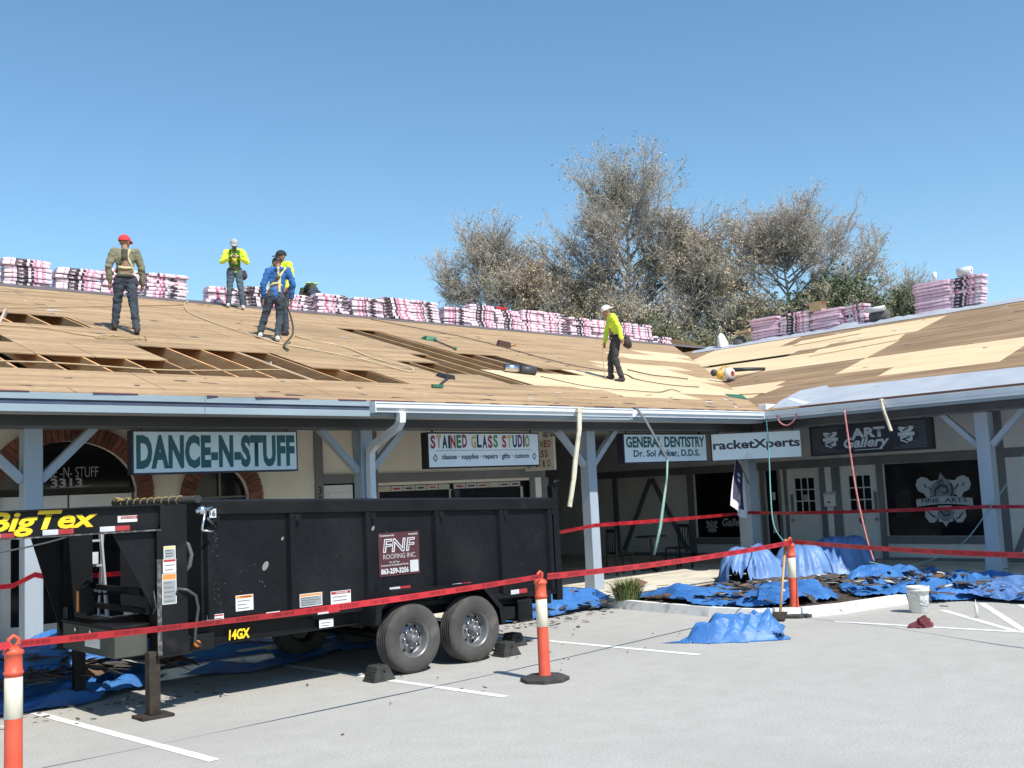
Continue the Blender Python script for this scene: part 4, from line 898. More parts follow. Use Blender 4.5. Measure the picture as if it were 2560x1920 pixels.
# ------------------------------------------------------------------ hanging things at the eaves
mpvc = M('cream_gutter_strip', (.56, .51, .38), (.66, .61, .48), rough=.6, scale=4, dirt=(.4, .36, .27), dscale=5)
mtealp = M('weathered_teal', (.22, .38, .33), (.33, .47, .41), rough=.6, scale=4, dirt=(.18, .24, .22), dscale=5)
def strip_thing(name, label, cat, pts, w, mat, th=.03):
    m = MB()
    for i, (a, b) in enumerate(zip(pts[:-1], pts[1:])): m.beam(a, b, w * (1 - .1 * (i % 2)), th, upv=(0, 1, 0))
    m.beam(Vector(pts[0]), Vector(pts[0]).lerp(Vector(pts[1]), .2), w * 1.35, th * 1.4, upv=(0, 1, 0))
    return tag(m.build(name, mat), label, cat)
strip_thing('loose_gutter_strip', 'bent cream gutter strip dangling from the white gutter left of the dentist sign', 'gutter piece', [(12.70, 12.29, 3.32), (12.66, 12.28, 2.95), (12.54, 12.29, 2.45), (12.48, 12.29, 2.15), (12.36, 12.3, 1.70)], .085, mpvc)
t = thing('dangling_strip', 'long dark and teal strip dangling in front of the dentist sign', 'gutter piece', (14.5, 12.28, 2))
m = MB(); q = [(14.14, 12.3, 3.36), (14.35, 12.26, 3.1), (14.62, 12.26, 2.75), (14.88, 12.27, 2.44)]
for a, b in zip(q[:-1], q[1:]): m.beam(a, b, .045, .02, upv=(0, 1, 0))
m.build('upper_strip', mtimber, t, True)
m = MB(); q = [(14.89, 12.28, 2.46), (14.84, 12.28, 2.1), (14.70, 12.28, 1.65), (14.58, 12.28, 1.25), (14.40, 12.3, .78)]
m.tube(q, [.018, .02, .028, .030, .024], 6); m.build('lower_strip', mtealp, t, True)
strip_thing('loose_gutter_strip', 'short cream strip hanging from the right eave before the ART Gallery sign', 'gutter piece', [(18.04, 9.78, 3.36), (18.03, 9.74, 3.15), (18.03, 9.68, 2.95), (18.02, 9.62, 2.76)], .07, mpvc)
def rope(name, label, cat, pts, r, mat, n=6, smooth_=True, kind=None):
    P_ = [Vector(p) for p in pts]
    if smooth_ and len(P_) > 2:
        out = []
        for i in range(len(P_) - 1):
            p0, p1, p2, p3 = P_[max(i - 1, 0)], P_[i], P_[i + 1], P_[min(i + 2, len(P_) - 1)]
            for k in range(6):
                t_ = k / 6; out.append(.5 * ((2 * p1) + (p2 - p0) * t_ + (2 * p0 - 5 * p1 + 4 * p2 - p3) * t_ ** 2 + (3 * p1 - p0 - 3 * p2 + p3) * t_ ** 3))
        P_ = out + [P_[-1]]
    return tag(MB().tube(P_, r, n).build(name, mat), label, cat)
mtealr = M('teal_rope', (.10, .30, .30), (.15, .38, .36), rough=.8); mredr = M('red_rope', (.50, .14, .13), (.62, .28, .25), rough=.8, scale=30); mgrnr = M('green_cord', (.22, .36, .30), rough=.7)
rope('rope', 'teal rope hanging from the corner gutter down to the orange post', 'rope', [(18.08, 12.3, 3.2), (18.05, 12.28, 2.5), (17.6, 12.0, 1.75), (16.3, 11.1, 1.2), (14.6, 9.8, 1.03), (13.5, 8.96, 1.05)], .013, mtealr)
rope('rope', 'pinkish red rope hanging from the right eave onto the tarp heap', 'rope', [(18.06, 10.55, 3.22), (18.06, 10.5, 2.5), (18.0, 10.4, 1.7), (17.95, 10.25, .9), (17.9, 10.1, .42)], .018, mredr)
rope('rope', 'short red rope loop drooping under the right gutter near the corner', 'rope', [(18.08, 12.05, 3.24), (18.07, 11.98, 3.1), (18.06, 11.83, 3.03), (18.07, 11.68, 3.1), (18.08, 11.6, 3.24)], .016, mredr)
rope('cord', 'thin green cord looping from the tarp heap to the right blue post', 'cord', [(18.0, 10.25, .40), (18.6, 10.0, .27), (18.9, 9.4, .42), (19.0, 8.9, .72), (19.09, 8.45, 1.28), (19.1, 8.1, 1.72), (19.12, 7.7, 2.3)], .010, mgrnr)
rope('cord', 'thin grey cord tied to the left end of the gooseneck beam', 'cord', [(2.4, 10.0, 1.66), (2.9, 10.0, 1.67), (3.3, 10.02, 1.72), (3.55, 10.05, 1.77)], .009, mcop)
# flag on a short pole at the corner post
fl = thing('flag', 'navy and white flag with a pale emblem hanging by the corner post', 'flag', (18.3, 13.3, 1.9))
mnavyc = M('navy_cloth', (.035, .035, .075), (.05, .05, .095), rough=.85); mwhc = M('white_cloth', (.66, .65, .68), rough=.85)
c0, c1, c2_, c3 = [Vector(p) for p in ((18.28, 13.25, 2.5), (18.68, 13.35, 2.12), (18.40, 13.2, 1.2), (17.82, 13.1, 1.5))]
nu, nv = 14, 18; m = MB()
for j in range(nv + 1):
    for i in range(nu + 1):
        u, v = i / nu, j / nv; p = c0.lerp(c1, u).lerp(c3.lerp(c2_, u), v); wv = .05 * math.sin(u * 9 + v * 2.5) * (.3 + v); m.v.append((p.x + wv * .3, p.y + wv, p.z - .05 * math.sin(u * 3.1) * v))
for j in range(nv):
    for i in range(nu):
        u, v = (i + .5) / nu, (j + .5) / nv; wh = u > .88 or v > .84 or u < .1 or ((u - .55) ** 2 + (v - .66) ** 2 < .028) or (.3 < u < .45 and (.22 < v < .27 or .36 < v < .41))
        a = j * (nu + 1) + i; m.f.append([a, a + 1, a + nu + 2, a + nu + 1]); m.m.append(1 if wh else 0); m.sm.append(True)
m.build('cloth', [mnavyc, mwhc], fl, True)
MB().tube([(18.27, 13.24, 2.55), (18.72, 13.37, 2.10), (18.94, 13.44, 1.9)], .013, 8).build('pole', mmetal, fl, True)

# ------------------------------------------------------------------ things on the lot and the walkway
mal = M('aluminium', (.50, .51, .53), (.56, .57, .59), rough=.4, metal=.3)
ld = thing('step_ladder', 'aluminium ladder standing on the walkway behind the gooseneck', 'ladder', (4.85, 12.9, .15))
MB().beam((4.73, 12.95, .15), (4.75, 13.1, 1.72), .03, .075, upv=(0, 1, 0)).build('rail', mal, ld, True); MB().beam((5.08, 12.95, .15), (5.02, 13.1, 1.72), .022, .07, upv=(0, 1, 0)).build('rail', mal, ld, True)
for i in range(5): z = .42 + i * .3; MB().box(4.75, 5.05, 12.955 + (z - .15) * .095, 12.995 + (z - .15) * .095 + .03, z, z + .025).build('rung', mal, ld, True)
B('plate', mwht, ld, 4.77, 4.95, 12.99, 13.0, 1.36, 1.5)
for xx in (4.73, 5.05): MB().beam((xx, 13.35, .15), (xx + .01, 13.13, 1.70), .02, .03, upv=(0, 1, 0)).build('rear_rail', mal, ld, True)
bk = thing('bucket', 'white plastic pail with a grey label standing on the lot', 'bucket', (14.62, 7.6, 0)); mbk = M('white_plastic', (.70, .69, .66), (.76, .75, .72), rough=.5, scale=4, dirt=(.5, .48, .45), dscale=6)
MB().lathe([(.0005, .004), (.128, .004), (.135, .01), (.148, .30), (.160, .305), (.160, .325), (.150, .33), (.160, .345), (.162, .365), (.154, .37), (.148, .368), (.143, .31), (.13, .03), (.0005, .025)], 28).build('pail', mbk, bk)
m = MB(); 
for i in range(9):
    a0, a1 = -2.55 + i * .12, -2.55 + (i + 1) * .12; f = lambda a, r, z: (r * math.cos(a), r * math.sin(a), z)
    m.add([f(a0, .1405, .07), f(a1, .1405, .07), f(a1, .1485, .25), f(a0, .1485, .25)], [(0, 1, 2, 3)], 0)
m.build('label', M('pail_label', (.32, .35, .36), (.62, .63, .62), rough=.6, scale=25, lo=.45, hi=.55), bk); MB().tube([(.165 * math.cos(a), .165 * math.sin(a), .30 - .18 * math.sin((a + 3.3) / 3.14 * math.pi)) for a in np.linspace(-3.3, -.16, 14)], .004, 5).build('wire_handle', mmetal, bk)
def crumple(name, label, cat, loc, rx, ry, h, mat, seed, tails=(), fold=.16, n=56):
    m = MB(); rows = n // 2
    for j in range(rows + 1):
        th = math.pi * .5 * j / rows
        for i in range(n):
            a = 2 * math.pi * i / n; d = Vector((math.cos(a) * math.sin(th), math.sin(a) * math.sin(th), math.cos(th)))
            f = .80 + fold * 2.1 * (crease(d, seed, 6, .9, 4.5) - .4) + .10 * noise.noise(d * 1.2 + Vector((seed, seed, 0)))
            for ta, tw, tl_ in tails:
                da = abs((a - ta + math.pi) % (2 * math.pi) - math.pi)
                if da < tw: f += tl_ * (1 - da / tw) * math.sin(th) ** 6
            m.v.append((d.x * rx * f, d.y * ry * f, max(.003, d.z * h * f * (1 - .25 * (j == 0)))))
    for j in range(rows):
        for i in range(n):
            i2 = (i + 1) % n; m.f.append([j * n + i, (j + 1) * n + i, (j + 1) * n + i2, j * n + i2]); m.m.append(0); m.sm.append(False)
    o = m.build(name, mat); o.location = loc; return tag(o, label, cat)
def tarp_mat(name, a, b): return M(name, a, b, rough=.45, scale=2.0, bump=.5, bscale=9, spec=.35, dirt=(.07, .13, .25), dscale=2.5, dlo=.6, dhi=.85)
mtarp = tarp_mat('blue_tarp', (.036, .145, .40), (.062, .20, .48)); mtarp2 = tarp_mat('faded_blue_tarp', (.10, .21, .46), (.155, .285, .54))
crumple('rag', 'small dark maroon rag lying on the lot by the pail', 'rag', (13.25, 6.85, 0), .16, .12, .15, M('maroon_cloth', (.10, .02, .025), (.17, .04, .05), rough=.95, scale=9, bump=.4), 8.2, ((2.4, .4, .8),), .25, 36)
ct = thing('caulk_tube', 'small white sealant tube standing on the lot right of the pail', 'sealant tube', (14.37, 6.66, 0)); MB().lathe([(.0005, 0), (.026, 0), (.026, .17), (.022, .178), (.008, .18)], 14).build('tube', mbk, ct); MB().lathe([(.008, .18), (.0055, .20), (.003, .245), (.0005, .246)], 10).build('nozzle', mbk, ct)
ws_ = thing('wheel_stop', 'pale concrete wheel stop on the lot behind the trailer', 'wheel stop', (6.0, 12.2, 0)); m = MB(); m.hexa([(-.85, -.085, 0), (.85, -.085, 0), (.85, .085, 0), (-.85, .085, 0), (-.8, -.055, .12), (.8, -.055, .12), (.8, .055, .12), (-.8, .055, .12)]); m.build('block', mkerb, ws_, bevel=.006)
# scraper with a wooden handle leaning on the kerbside post
sc_ = thing('shovel', 'shovel with a long wooden handle leaning against the kerbside orange post', 'shovel', (13.1, 9.0, 0)); mwood = M('ash_handle', (.48, .27, .11), (.58, .35, .16), rough=.6, scale=6, stretch=(1, 1, .2))
MB().tube([(13.46, 8.98, 1.07), (13.0, 8.85, .07)], .019, 8).build('handle', mwood, sc_, True); MB().tube([(13.46, 8.98, 1.07), (13.475, 8.985, 1.10)], .026, 8).build('grip', mwood, sc_, True); MB().beam((13.02, 8.855, .11), (12.86, 8.80, .02), .2, .02).build('blade', mrust, sc_, True)
# grass tuft
m = MB()
for i in range(420):
    a = rng.uniform(0, 6.28); r = rng.uniform(0, .16); l = rng.uniform(.2, .46); le = rng.uniform(.1, .75); b = Vector((r * math.cos(a), r * math.sin(a), 0)); a += rng.uniform(-.6, .6)
    d = Vector((math.cos(a), math.sin(a), 0)); s_ = Vector((-d.y, d.x, 0)) * .006; p1 = b + d * l * le * .4 + Vector((0, 0, l * .6)); p2 = b + d * l * le + Vector((0, 0, l * (1 - .45 * le)))
    m.add([b - s_, b + s_, p1 + s_, p1 - s_, p2], [(0, 1, 2, 3), (3, 2, 4)], int(rng.integers(0, 3)))
o = m.build('grass_tuft', [M('grass_green', (.07, .13, .03), rough=.7), M('grass_olive', (.12, .16, .045), rough=.7), M('grass_dry', (.22, .20, .07), rough=.7)]); o.location = (13.24, 11.95, .12); o.scale = (1.25, 1.25, 1.0); tag(o, 'tuft of long green grass in the mulch at the kerb', 'grass tuft')
# cafe set against the panelled wall, just a dark silhouette in the shade
mcaf = M('black_bistro', (.012, .012, .013), rough=.5)
ct_ = thing('cafe_table', 'dark round cafe table on the shaded walkway by the panelled wall', 'table', (17.6, 15.1, .15)); MB().lathe([(.0005, .72), (.33, .72), (.34, .735), (.33, .75), (.0005, .75)], 24).build('tabletop', mcaf, ct_); MB().lathe([(.03, .03), (.03, .72)], 10).build('pedestal', mcaf, ct_)
for k in range(3): a = k * 2.1; MB().beam((0, 0, .06), (.26 * math.cos(a), .26 * math.sin(a), .01), .03, .03).build('leg', mcaf, ct_)
def chair(x, y, rz, label):
    t = thing('cafe_chair', label, 'chair', (x, y, .15), rz, 'cafe chairs')
    MB().box(-.2, .2, -.2, .2, .43, .46).build('seat', mcaf, t, bevel=.01)
    for sx in (-1, 1):
        MB().beam((sx * .18, -.18, .43), (sx * .2, -.2, 0), .028, .028, upv=(0, 1, 0)).build('leg', mcaf, t); MB().beam((sx * .18, .19, .95), (sx * .19, .22, 0), .028, .028, upv=(0, 1, 0)).build('leg', mcaf, t)
    m = MB(); m.box(-.18, .18, .19, .21, .88, .95)
    for i in range(4): m.box(-.13 + i * .08, -.11 + i * .08, .195, .205, .46, .88)
    m.build('backrest', mcaf, t); return t
chair(16.75, 15.25, R(75), 'dark cafe chair on the left of the round table'); chair(18.35, 15.0, R(-100), 'dark cafe chair on the right of the round table behind the teal strip')
# ------------------------------------------------------------------ blue tarps spread over the bed and the kerb, with debris
def inside(x, y, poly):
    c = False; n = len(poly); j = n - 1
    for i in range(n):
        xi, yi = poly[i]; xj, yj = poly[j]
        if (yi > y) != (yj > y) and x < (xj - xi) * (y - yi) / (yj - yi) + xi: c = not c
        j = i
    return c
def ground_z(x, y):
    if y > 12.6 or x > 18.35: return .152
    if inside(x, y, bed): return .09
    for i in range(len(path) - 1):
        a, b = Vector(path[i]), Vector(path[i + 1]); p = Vector((x, y)); t = max(0, min(1, (p - a).dot(b - a) / (b - a).length_squared))
        if (p - a.lerp(b, t)).length < .17: return .142
    return .002
def dome(x, y, hs):
    z = 0
    for cx, cy, rx, ry, h in hs:
        d = ((x - cx) / rx) ** 2 + ((y - cy) / ry) ** 2
        if d < 1: z = max(z, h * (1 - d ** 1.6) )
    return z
def edge(x, y, poly):
    d = 9; p = Vector((x, y))
    for i in range(len(poly)):
        a, b = Vector(poly[i]), Vector(poly[(i + 1) % len(poly)]); t = max(0, min(1, (p - a).dot(b - a) / (b - a).length_squared)); d = min(d, (p - a.lerp(b, t)).length)
    return d
def tarp(name, label, poly, mat, heaps=(), amp=.10, seed=1, res=.07, f=1.0, ragged=.25, cat='tarp', stretch=(1, 1), sink=0.0, lobes=0.0):
    xs_ = [p[0] for p in poly]; ys_ = [p[1] for p in poly]; x0, x1, y0, y1 = min(xs_) - .2, max(xs_) + .2, min(ys_) - .2, max(ys_) + .2
    nx, ny = int((x1 - x0) / res) + 1, int((y1 - y0) / res) + 1; m = MB(); keep = {}
    for j in range(ny + 1):
        for i in range(nx + 1):
            x, y = x0 + i * res, y0 + j * res; q = Vector((x * f * stretch[0], y * f * stretch[1], seed * 3.7))
            w = Vector((noise.noise(q * .9 + Vector((9, 0, 0))), noise.noise(q * .9 + Vector((0, 9, 0))), 0))
            r1 = 1 - 2.4 * abs(noise.noise(q * .9 + w * .8)); r2 = 1 - 2.4 * abs(noise.noise(q * 2.1 + w * 1.3)); r3 = noise.noise(q * 7)
            ed_ = edge(x, y, poly); z = ground_z(x, y) + .012 + amp * min(1, .15 + ed_ / .3) * (.5 * max(0, noise.noise(q * .6 + w * .3) + .15) + 1.15 * max(0, crease(Vector((x * stretch[0], y * stretch[1], 0)), seed, 5, 1.35, 7, None) - .22))
            hd = dome(x, y, heaps)
            if hd > 0:
                cx, cy = min(((h[0], h[1]) for h in heaps), key=lambda c: (c[0] - x) ** 2 + (c[1] - y) ** 2); a = math.atan2(y - cy, x - cx); rr = math.hypot(x - cx, y - cy)
                z += hd + lobes * rr * (max(0, 1 - 2.4 * abs(noise.noise((a * 2.6, seed, cx)))) ** 1.5 + .6 * max(0, 1 - 2.4 * abs(noise.noise((a * 6.5, seed, cx)))) ** 2 - .35)
            z = max(z, ground_z(x, y) + .006)
            jx, jy_ = .02 * noise.noise(q * 5 + Vector((3, 0, 0))), .02 * noise.noise(q * 5 + Vector((0, 3, 0)))
            m.v.append((x + jx, y + jy_, z))
            keep[(i, j)] = inside(x + ragged * noise.noise((x * 1.1, y * 1.1, seed)) + ragged * .2 * noise.noise((x * 4, y * 4, seed + 5)), y + ragged * noise.noise((x * 1.1, y * 1.1, seed + 9)) + ragged * .2 * noise.noise((x * 4, y * 4, seed + 3)), poly)
    for j in range(ny):
        for i in range(nx):
            if keep[(i, j)] and keep[(i + 1, j)] and keep[(i, j + 1)] and keep[(i + 1, j + 1)]:
                a = j * (nx + 1) + i; m.f.append([a, a + 1, a + nx + 2, a + nx + 1]); m.m.append(0); m.sm.append(bool(heaps) and lobes > 0)
    return tag(m.build(name, mat), label, cat, 'blue tarps spread over the lot and bed')
heaps = [(17.0, 12.15, .70, .55, .56), (17.9, 11.6, .68, .55, .54), (18.8, 11.3, .78, .6, .58)]
tarp('blue_tarp', 'faded blue tarp draped over three shrubs before the white doors', [(16.2, 12.5), (16.6, 11.5), (17.4, 10.95), (18.4, 10.55), (19.4, 10.7), (19.7, 11.6), (18.9, 12.4), (17.4, 12.9)], mtarp2, heaps, .05, 4, .045, 1.4, .16, lobes=.34)
tarp('blue_tarp', 'bright blue tarp spread along the kerb of the mulch bed', [(13.5, 11.5), (12.9, 10.9), (12.95, 9.9), (13.5, 9.2), (14.6, 8.9), (15.4, 9.4), (16.2, 10.2), (15.6, 11.0), (15.0, 11.4), (14.2, 11.3), (14.0, 12.2), (13.6, 12.7)], mtarp, (), .30, 2, .05, 1.5, .35, stretch=(1.3, .7))
tarp('blue_tarp', 'blue tarp bunched in a long fold right of the shrubs by the pail', [(15.1, 8.8), (15.6, 8.0), (16.6, 7.3), (18.2, 7.0), (18.6, 8.2), (18.4, 9.6), (17.4, 10.4), (16.3, 9.9)], mtarp, [(17.3, 9.6, 1.1, .38, .16)], .26, 6, .05, 1.1, .25, stretch=(.6, 1.5))
tarp('blue_tarp', 'pale blue tarp running off to the right along the walkway edge', [(16.0, 7.8), (15.9, 6.6), (16.4, 5.0), (17.5, 3.6), (18.8, 4.2), (18.6, 6.0), (18.3, 7.6), (17.2, 8.1)], mtarp2, (), .26, 9, .05, 1.3, .3, stretch=(1.3, .8))
tarp('blue_tarp', 'blue tarp with debris on the lot behind the rear of the trailer', [(10.6, 12.4), (11.5, 12.0), (12.6, 12.1), (13.2, 12.3), (13.6, 13.2), (12.6, 13.3), (11.4, 13.3), (10.5, 12.9)], mtarp, (), .24, 12, .05, 1.6, .25)
tarp('blue_tarp', 'blue tarp heaped at the foot of the left blue post beyond the gooseneck', [(1.5, 11.7), (3.2, 11.5), (4.4, 11.35), (5.2, 11.9), (6.0, 12.5), (6.2, 13.2), (5.2, 13.6), (4.0, 13.5), (2.5, 13.7), (1.0, 13.2)], mtarp, [(4.6, 12.9, 1.1, .6, .22)], .30, 15, .05, 1.2, .3)
tarp('blue_tarp', 'deep blue tarp lying in the shade under the trailer', [(5.4, 12.3), (6.2, 11.6), (7.6, 11.9), (9.3, 12.1), (9.8, 13.0), (8.0, 13.2), (6.2, 13.1)], mtarp, (), .22, 19, .07, 1.4, .3)
# the bundle alone on the lot: three crumpled layers of one tarp, their loose edges overhanging
tbn = thing('tarp_bundle', 'crumpled blue tarp bundle lying alone on the open lot', 'tarp', (11.2, 8.35, 0), R(-42))
def layer(poly, zf, amp, seed, hem=1.0, res=.022, name='tarp_layer'):
    xs_ = [p[0] for p in poly]; ys_ = [p[1] for p in poly]; x0, x1, y0, y1 = min(xs_) - .1, max(xs_) + .1, min(ys_) - .1, max(ys_) + .1; nx, ny = int((x1 - x0) / res) + 1, int((y1 - y0) / res) + 1; m = MB(); keep = {}
    for j in range(ny + 1):
        for i in range(nx + 1):
            x, y = x0 + i * res, y0 + j * res; c = crease(Vector((x * .7, y * 1.5, 0)), seed, 6, 2.0, 12); c2 = crease(Vector((x, y, 5)), seed + 1, 4, 3, 9)
            m.v.append((x + .05 * (c2 - .5), y + .05 * (c - .5), max(.006, (zf(x, y) + amp * (c - .42)) * (1 - hem + hem * min(1, max(0, edge(x, y, poly) - .03) / .12))))); keep[(i, j)] = inside(x + .05 * noise.noise((x * 5, y * 5, seed)), y + .05 * noise.noise((x * 5, y * 5, seed + 4)), poly)
    for j in range(ny):
        for i in range(nx):
            if all(keep[k] for k in ((i, j), (i + 1, j), (i, j + 1), (i + 1, j + 1))): a = j * (nx + 1) + i; m.f.append([a, a + 1, a + nx + 2, a + nx + 1]); m.m.append(0); m.sm.append(False)
    return m.build(name, mtarp, tbn)
dm = lambda x, y, cx, cy, rx, ry, e=2: max(0, 1 - (((x - cx) / rx) ** 2 + ((y - cy) / ry) ** 2) ** (e / 2))
bse = lambda x, y: .04 + .18 * dm(x, y, .1, .04, .82, .54, 2.6)
layer([(-.72, -.16), (-.4, -.3), (.1, -.34), (.5, -.32), (.62, -.1), (.6, .3), (.2, .4), (-.3, .36), (-.55, .12)], bse, .45, 3)
layer([(-.95, -.06), (-.7, -.14), (-.3, -.16), (.0, -.2), (.05, .1), (-.3, .2), (-.6, .08)], lambda x, y: bse(x, y) * .8 + .03, .40, 7)
layer([(-.34, .0), (-.1, -.12), (.3, -.24), (.60, -.28), (.66, .0), (.62, .36), (.2, .46), (-.2, .40), (-.36, .22)], lambda x, y: bse(x, y) + .04 + .05 * dm(x, y, .12, .1, .6, .5), .26, 11, .5)
layer([(.5, -.34), (.68, -.26), (.70, .1), (.66, .34), (.55, .3), (.52, 0)], lambda x, y: bse(x, y) * .8, .12, 13)
# debris: torn shingles and felt on the tarps
mdeb = M('shingle_scrap', (.05, .046, .043), (.11, .10, .09), rough=.95, scale=8, bump=.3); mdeb2 = M('brown_scrap', (.12, .065, .04), (.20, .12, .08), rough=.95, scale=8); mdeb3 = M('pale_scrap', (.50, .48, .44), rough=.9)
def debris(label, cx, cy, sx, sy, n, zfn, big=.22, seed=0):
    m = MB()
    for i in range(n):
        x, y = cx + rng.normal(0, sx), cy + rng.normal(0, sy); l, w = rng.uniform(.4, 1) * big, rng.uniform(.2, .5) * big; a = rng.uniform(0, 6.28); z = zfn(x, y) + rng.uniform(0, .06); k = int(rng.integers(4, 7)); q = []; t1, t2 = rng.normal(0, .18, 2)
        for j in range(k):
            t_ = 2 * math.pi * j / k; r = rng.uniform(.6, 1.1); u, v = l * r * math.cos(t_), w * r * math.sin(t_); q.append((x + u * math.cos(a) - v * math.sin(a), y + u * math.sin(a) + v * math.cos(a), max(.012, z + u * t1 + v * t2)))
        mi = rng.choice([0, 1, 2], p=[.72, .2, .08]); m.add(q + [(p[0], p[1], p[2] - .006) for p in q], [tuple(range(k)), tuple(range(2 * k - 1, k - 1, -1))] + [(j, (j + 1) % k, k + (j + 1) % k, k + j) for j in range(k)], int(mi))
    return tag(m.build('shingle_debris', [mdeb, mdeb2, mdeb3]), label, kind='stuff')
gz = lambda o: (lambda x, y: ground_z(x, y) + o)
debris('dark torn shingles heaped below the draped shrubs', 16.2, 10.9, .8, .45, 300, gz(.04), .24)
debris('dark torn shingles lying on the tarp by the kerb', 14.3, 10.4, .55, .6, 120, gz(.10), .2)
debris('brown and dark scraps on the right tarp', 16.9, 8.6, .7, .8, 150, gz(.15), .2)
debris('brown scraps by the walkway edge at the far right', 17.5, 6.2, .5, .9, 120, gz(.12), .16)
debris('dark scraps on the tarp behind the trailer', 12.1, 12.6, .7, .3, 110, gz(.09), .16)
debris('small scraps littering the lot behind the trailer wheels', 10.9, 11.7, .8, .3, 45, gz(.004), .08)
debris('dark torn felt on the left tarp', 4.5, 12.5, .7, .35, 170, gz(.22), .34)
debris('tiny grit and chips scattered over the open lot', 9.5, 9.4, 2.6, .9, 36, gz(.002), .035)
debris('sawdust coloured chips by the trailer jack', 4.4, 10.9, .7, .25, 40, gz(.003), .06)
for x, y, l, w, a, lb in ((14.75, 13.05, .55, .22, .4, 'curled brown shingle lying on the sunlit walkway'), (14.3, 12.95, .4, .2, -.3, 'torn dark shingle lying on the walkway edge')):
    c, s_ = math.cos(a), math.sin(a); m = MB(); q = [(x + u * c - v * s_, y + u * s_ + v * c, .156 + h) for u, v, h in ((-l / 2, -w / 2, 0), (l / 2, -w / 2, .06), (l / 2, w / 2, .14), (-l / 2, w / 2, .02))]; m.add(q + [(a_, b_, z - .01) for a_, b_, z in q], [(0, 1, 2, 3), (7, 6, 5, 4), (0, 4, 5, 1), (1, 5, 6, 2), (2, 6, 7, 3), (3, 7, 4, 0)]); tag(m.build('roof_shingle', mdeb2), lb, 'shingle')
pk = MB().beam((4.35, 12.5, .32), (4.95, 13.1, .62), .05, .02); tag(pk.build('wood_lath', mrust), 'brown lath sticking up from the left tarp beside the blue post', 'lath')
# ------------------------------------------------------------------ wrapped shingle bundles stacked along both ridges
def bundle_mat(name, black):
    m = M(name, (.66, .40, .50), (.78, .60, .67), rough=.45, scale=7, rnd=.07); t_ = m.node_tree; n = t_.nodes; L = t_.links
    tc = n.new('ShaderNodeTexCoord'); sp = n.new('ShaderNodeSeparateXYZ'); L.new(tc.outputs['Object'], sp.inputs[0])
    oi = n.new('ShaderNodeObjectInfo')
    mp = n.new('ShaderNodeMapRange'); mp.inputs[1].default_value = -.5; mp.inputs[2].default_value = .5; L.new(sp.outputs[0], mp.inputs[0])
    r = n.new('ShaderNodeValToRGB'); cr = r.color_ramp; cr.interpolation = 'CONSTANT'
    W, P, K, D = (.74, .62, .66), (.64, .33, .45), (.028, .018, .026), (.56, .10, .23)
    seq = [[(0, W), (.14, P), (.17, W), (.25, K), (.49, W), (.55, K), (.61, P), (.66, D), (.70, W), (.78, D), (.80, P), (.86, W)],
           [(0, P), (.06, W), (.24, D), (.32, P), (.36, W), (.60, D), (.66, W), (.74, K), (.80, P), (.84, W), (.93, P)],
           [(0, K), (.27, W), (.38, K), (.45, P), (.52, D), (.57, W), (.70, P), (.74, D), (.80, W)]][black]
    el = cr.elements
    while len(el) < len(seq): el.new(.5)
    for e, (p_, c) in zip(el, seq): e.position = p_; e.color = (*c, 1)
    L.new(mp.outputs[0], r.inputs[0])
    nz = n.new('ShaderNodeTexNoise'); nz.inputs['Scale'].default_value = 16; mpp = n.new('ShaderNodeMapping'); mpp.inputs['Scale'].default_value = (.6, .6, 4); L.new(tc.outputs['Object'], mpp.inputs[0]); L.new(mpp.outputs[0], nz.inputs['Vector'])
    g_ = n.new('ShaderNodeMath'); g_.operation = 'GREATER_THAN'; g_.inputs[1].default_value = .605; L.new(nz.outputs[0], g_.inputs[0])
    mx = n.new('ShaderNodeMix'); mx.data_type = 'RGBA'; L.new(g_.outputs[0], mx.inputs[0]); L.new(r.outputs[0], mx.inputs[6]); mx.inputs[7].default_value = (.74, .62, .67, 1)
    # plain pink wrap on the ends and the top
    gm = n.new('ShaderNodeNewGeometry'); vt = n.new('ShaderNodeVectorTransform'); vt.vector_type = 'NORMAL'; vt.convert_from = 'WORLD'; vt.convert_to = 'OBJECT'; L.new(gm.outputs['True Normal'], vt.inputs[0]); s2 = n.new('ShaderNodeSeparateXYZ'); L.new(vt.outputs[0], s2.inputs[0])
    ab = n.new('ShaderNodeMath'); ab.operation = 'ABSOLUTE'; L.new(s2.outputs[1], ab.inputs[0]); gt = n.new('ShaderNodeMath'); gt.operation = 'GREATER_THAN'; gt.inputs[1].default_value = .6; L.new(ab.outputs[0], gt.inputs[0])
    m2 = n.new('ShaderNodeMix'); m2.data_type = 'RGBA'; bs = n['Principled BSDF']; base = bs.inputs['Base Color'].links[0].from_socket
    L.new(gt.outputs[0], m2.inputs[0]); L.new(base, m2.inputs[6]); L.new(mx.outputs[2], m2.inputs[7]); L.new(m2.outputs[2], bs.inputs['Base Color'])
    return m
bmats = [bundle_mat('bundle_wrap', 0), bundle_mat('bundle_wrap_pink', 1), bundle_mat('bundle_wrap_black', 2), M('plain_pink_wrap', (.66, .42, .52), (.76, .56, .65), rough=.45, scale=6, rnd=.1)]
bmesh_ = []
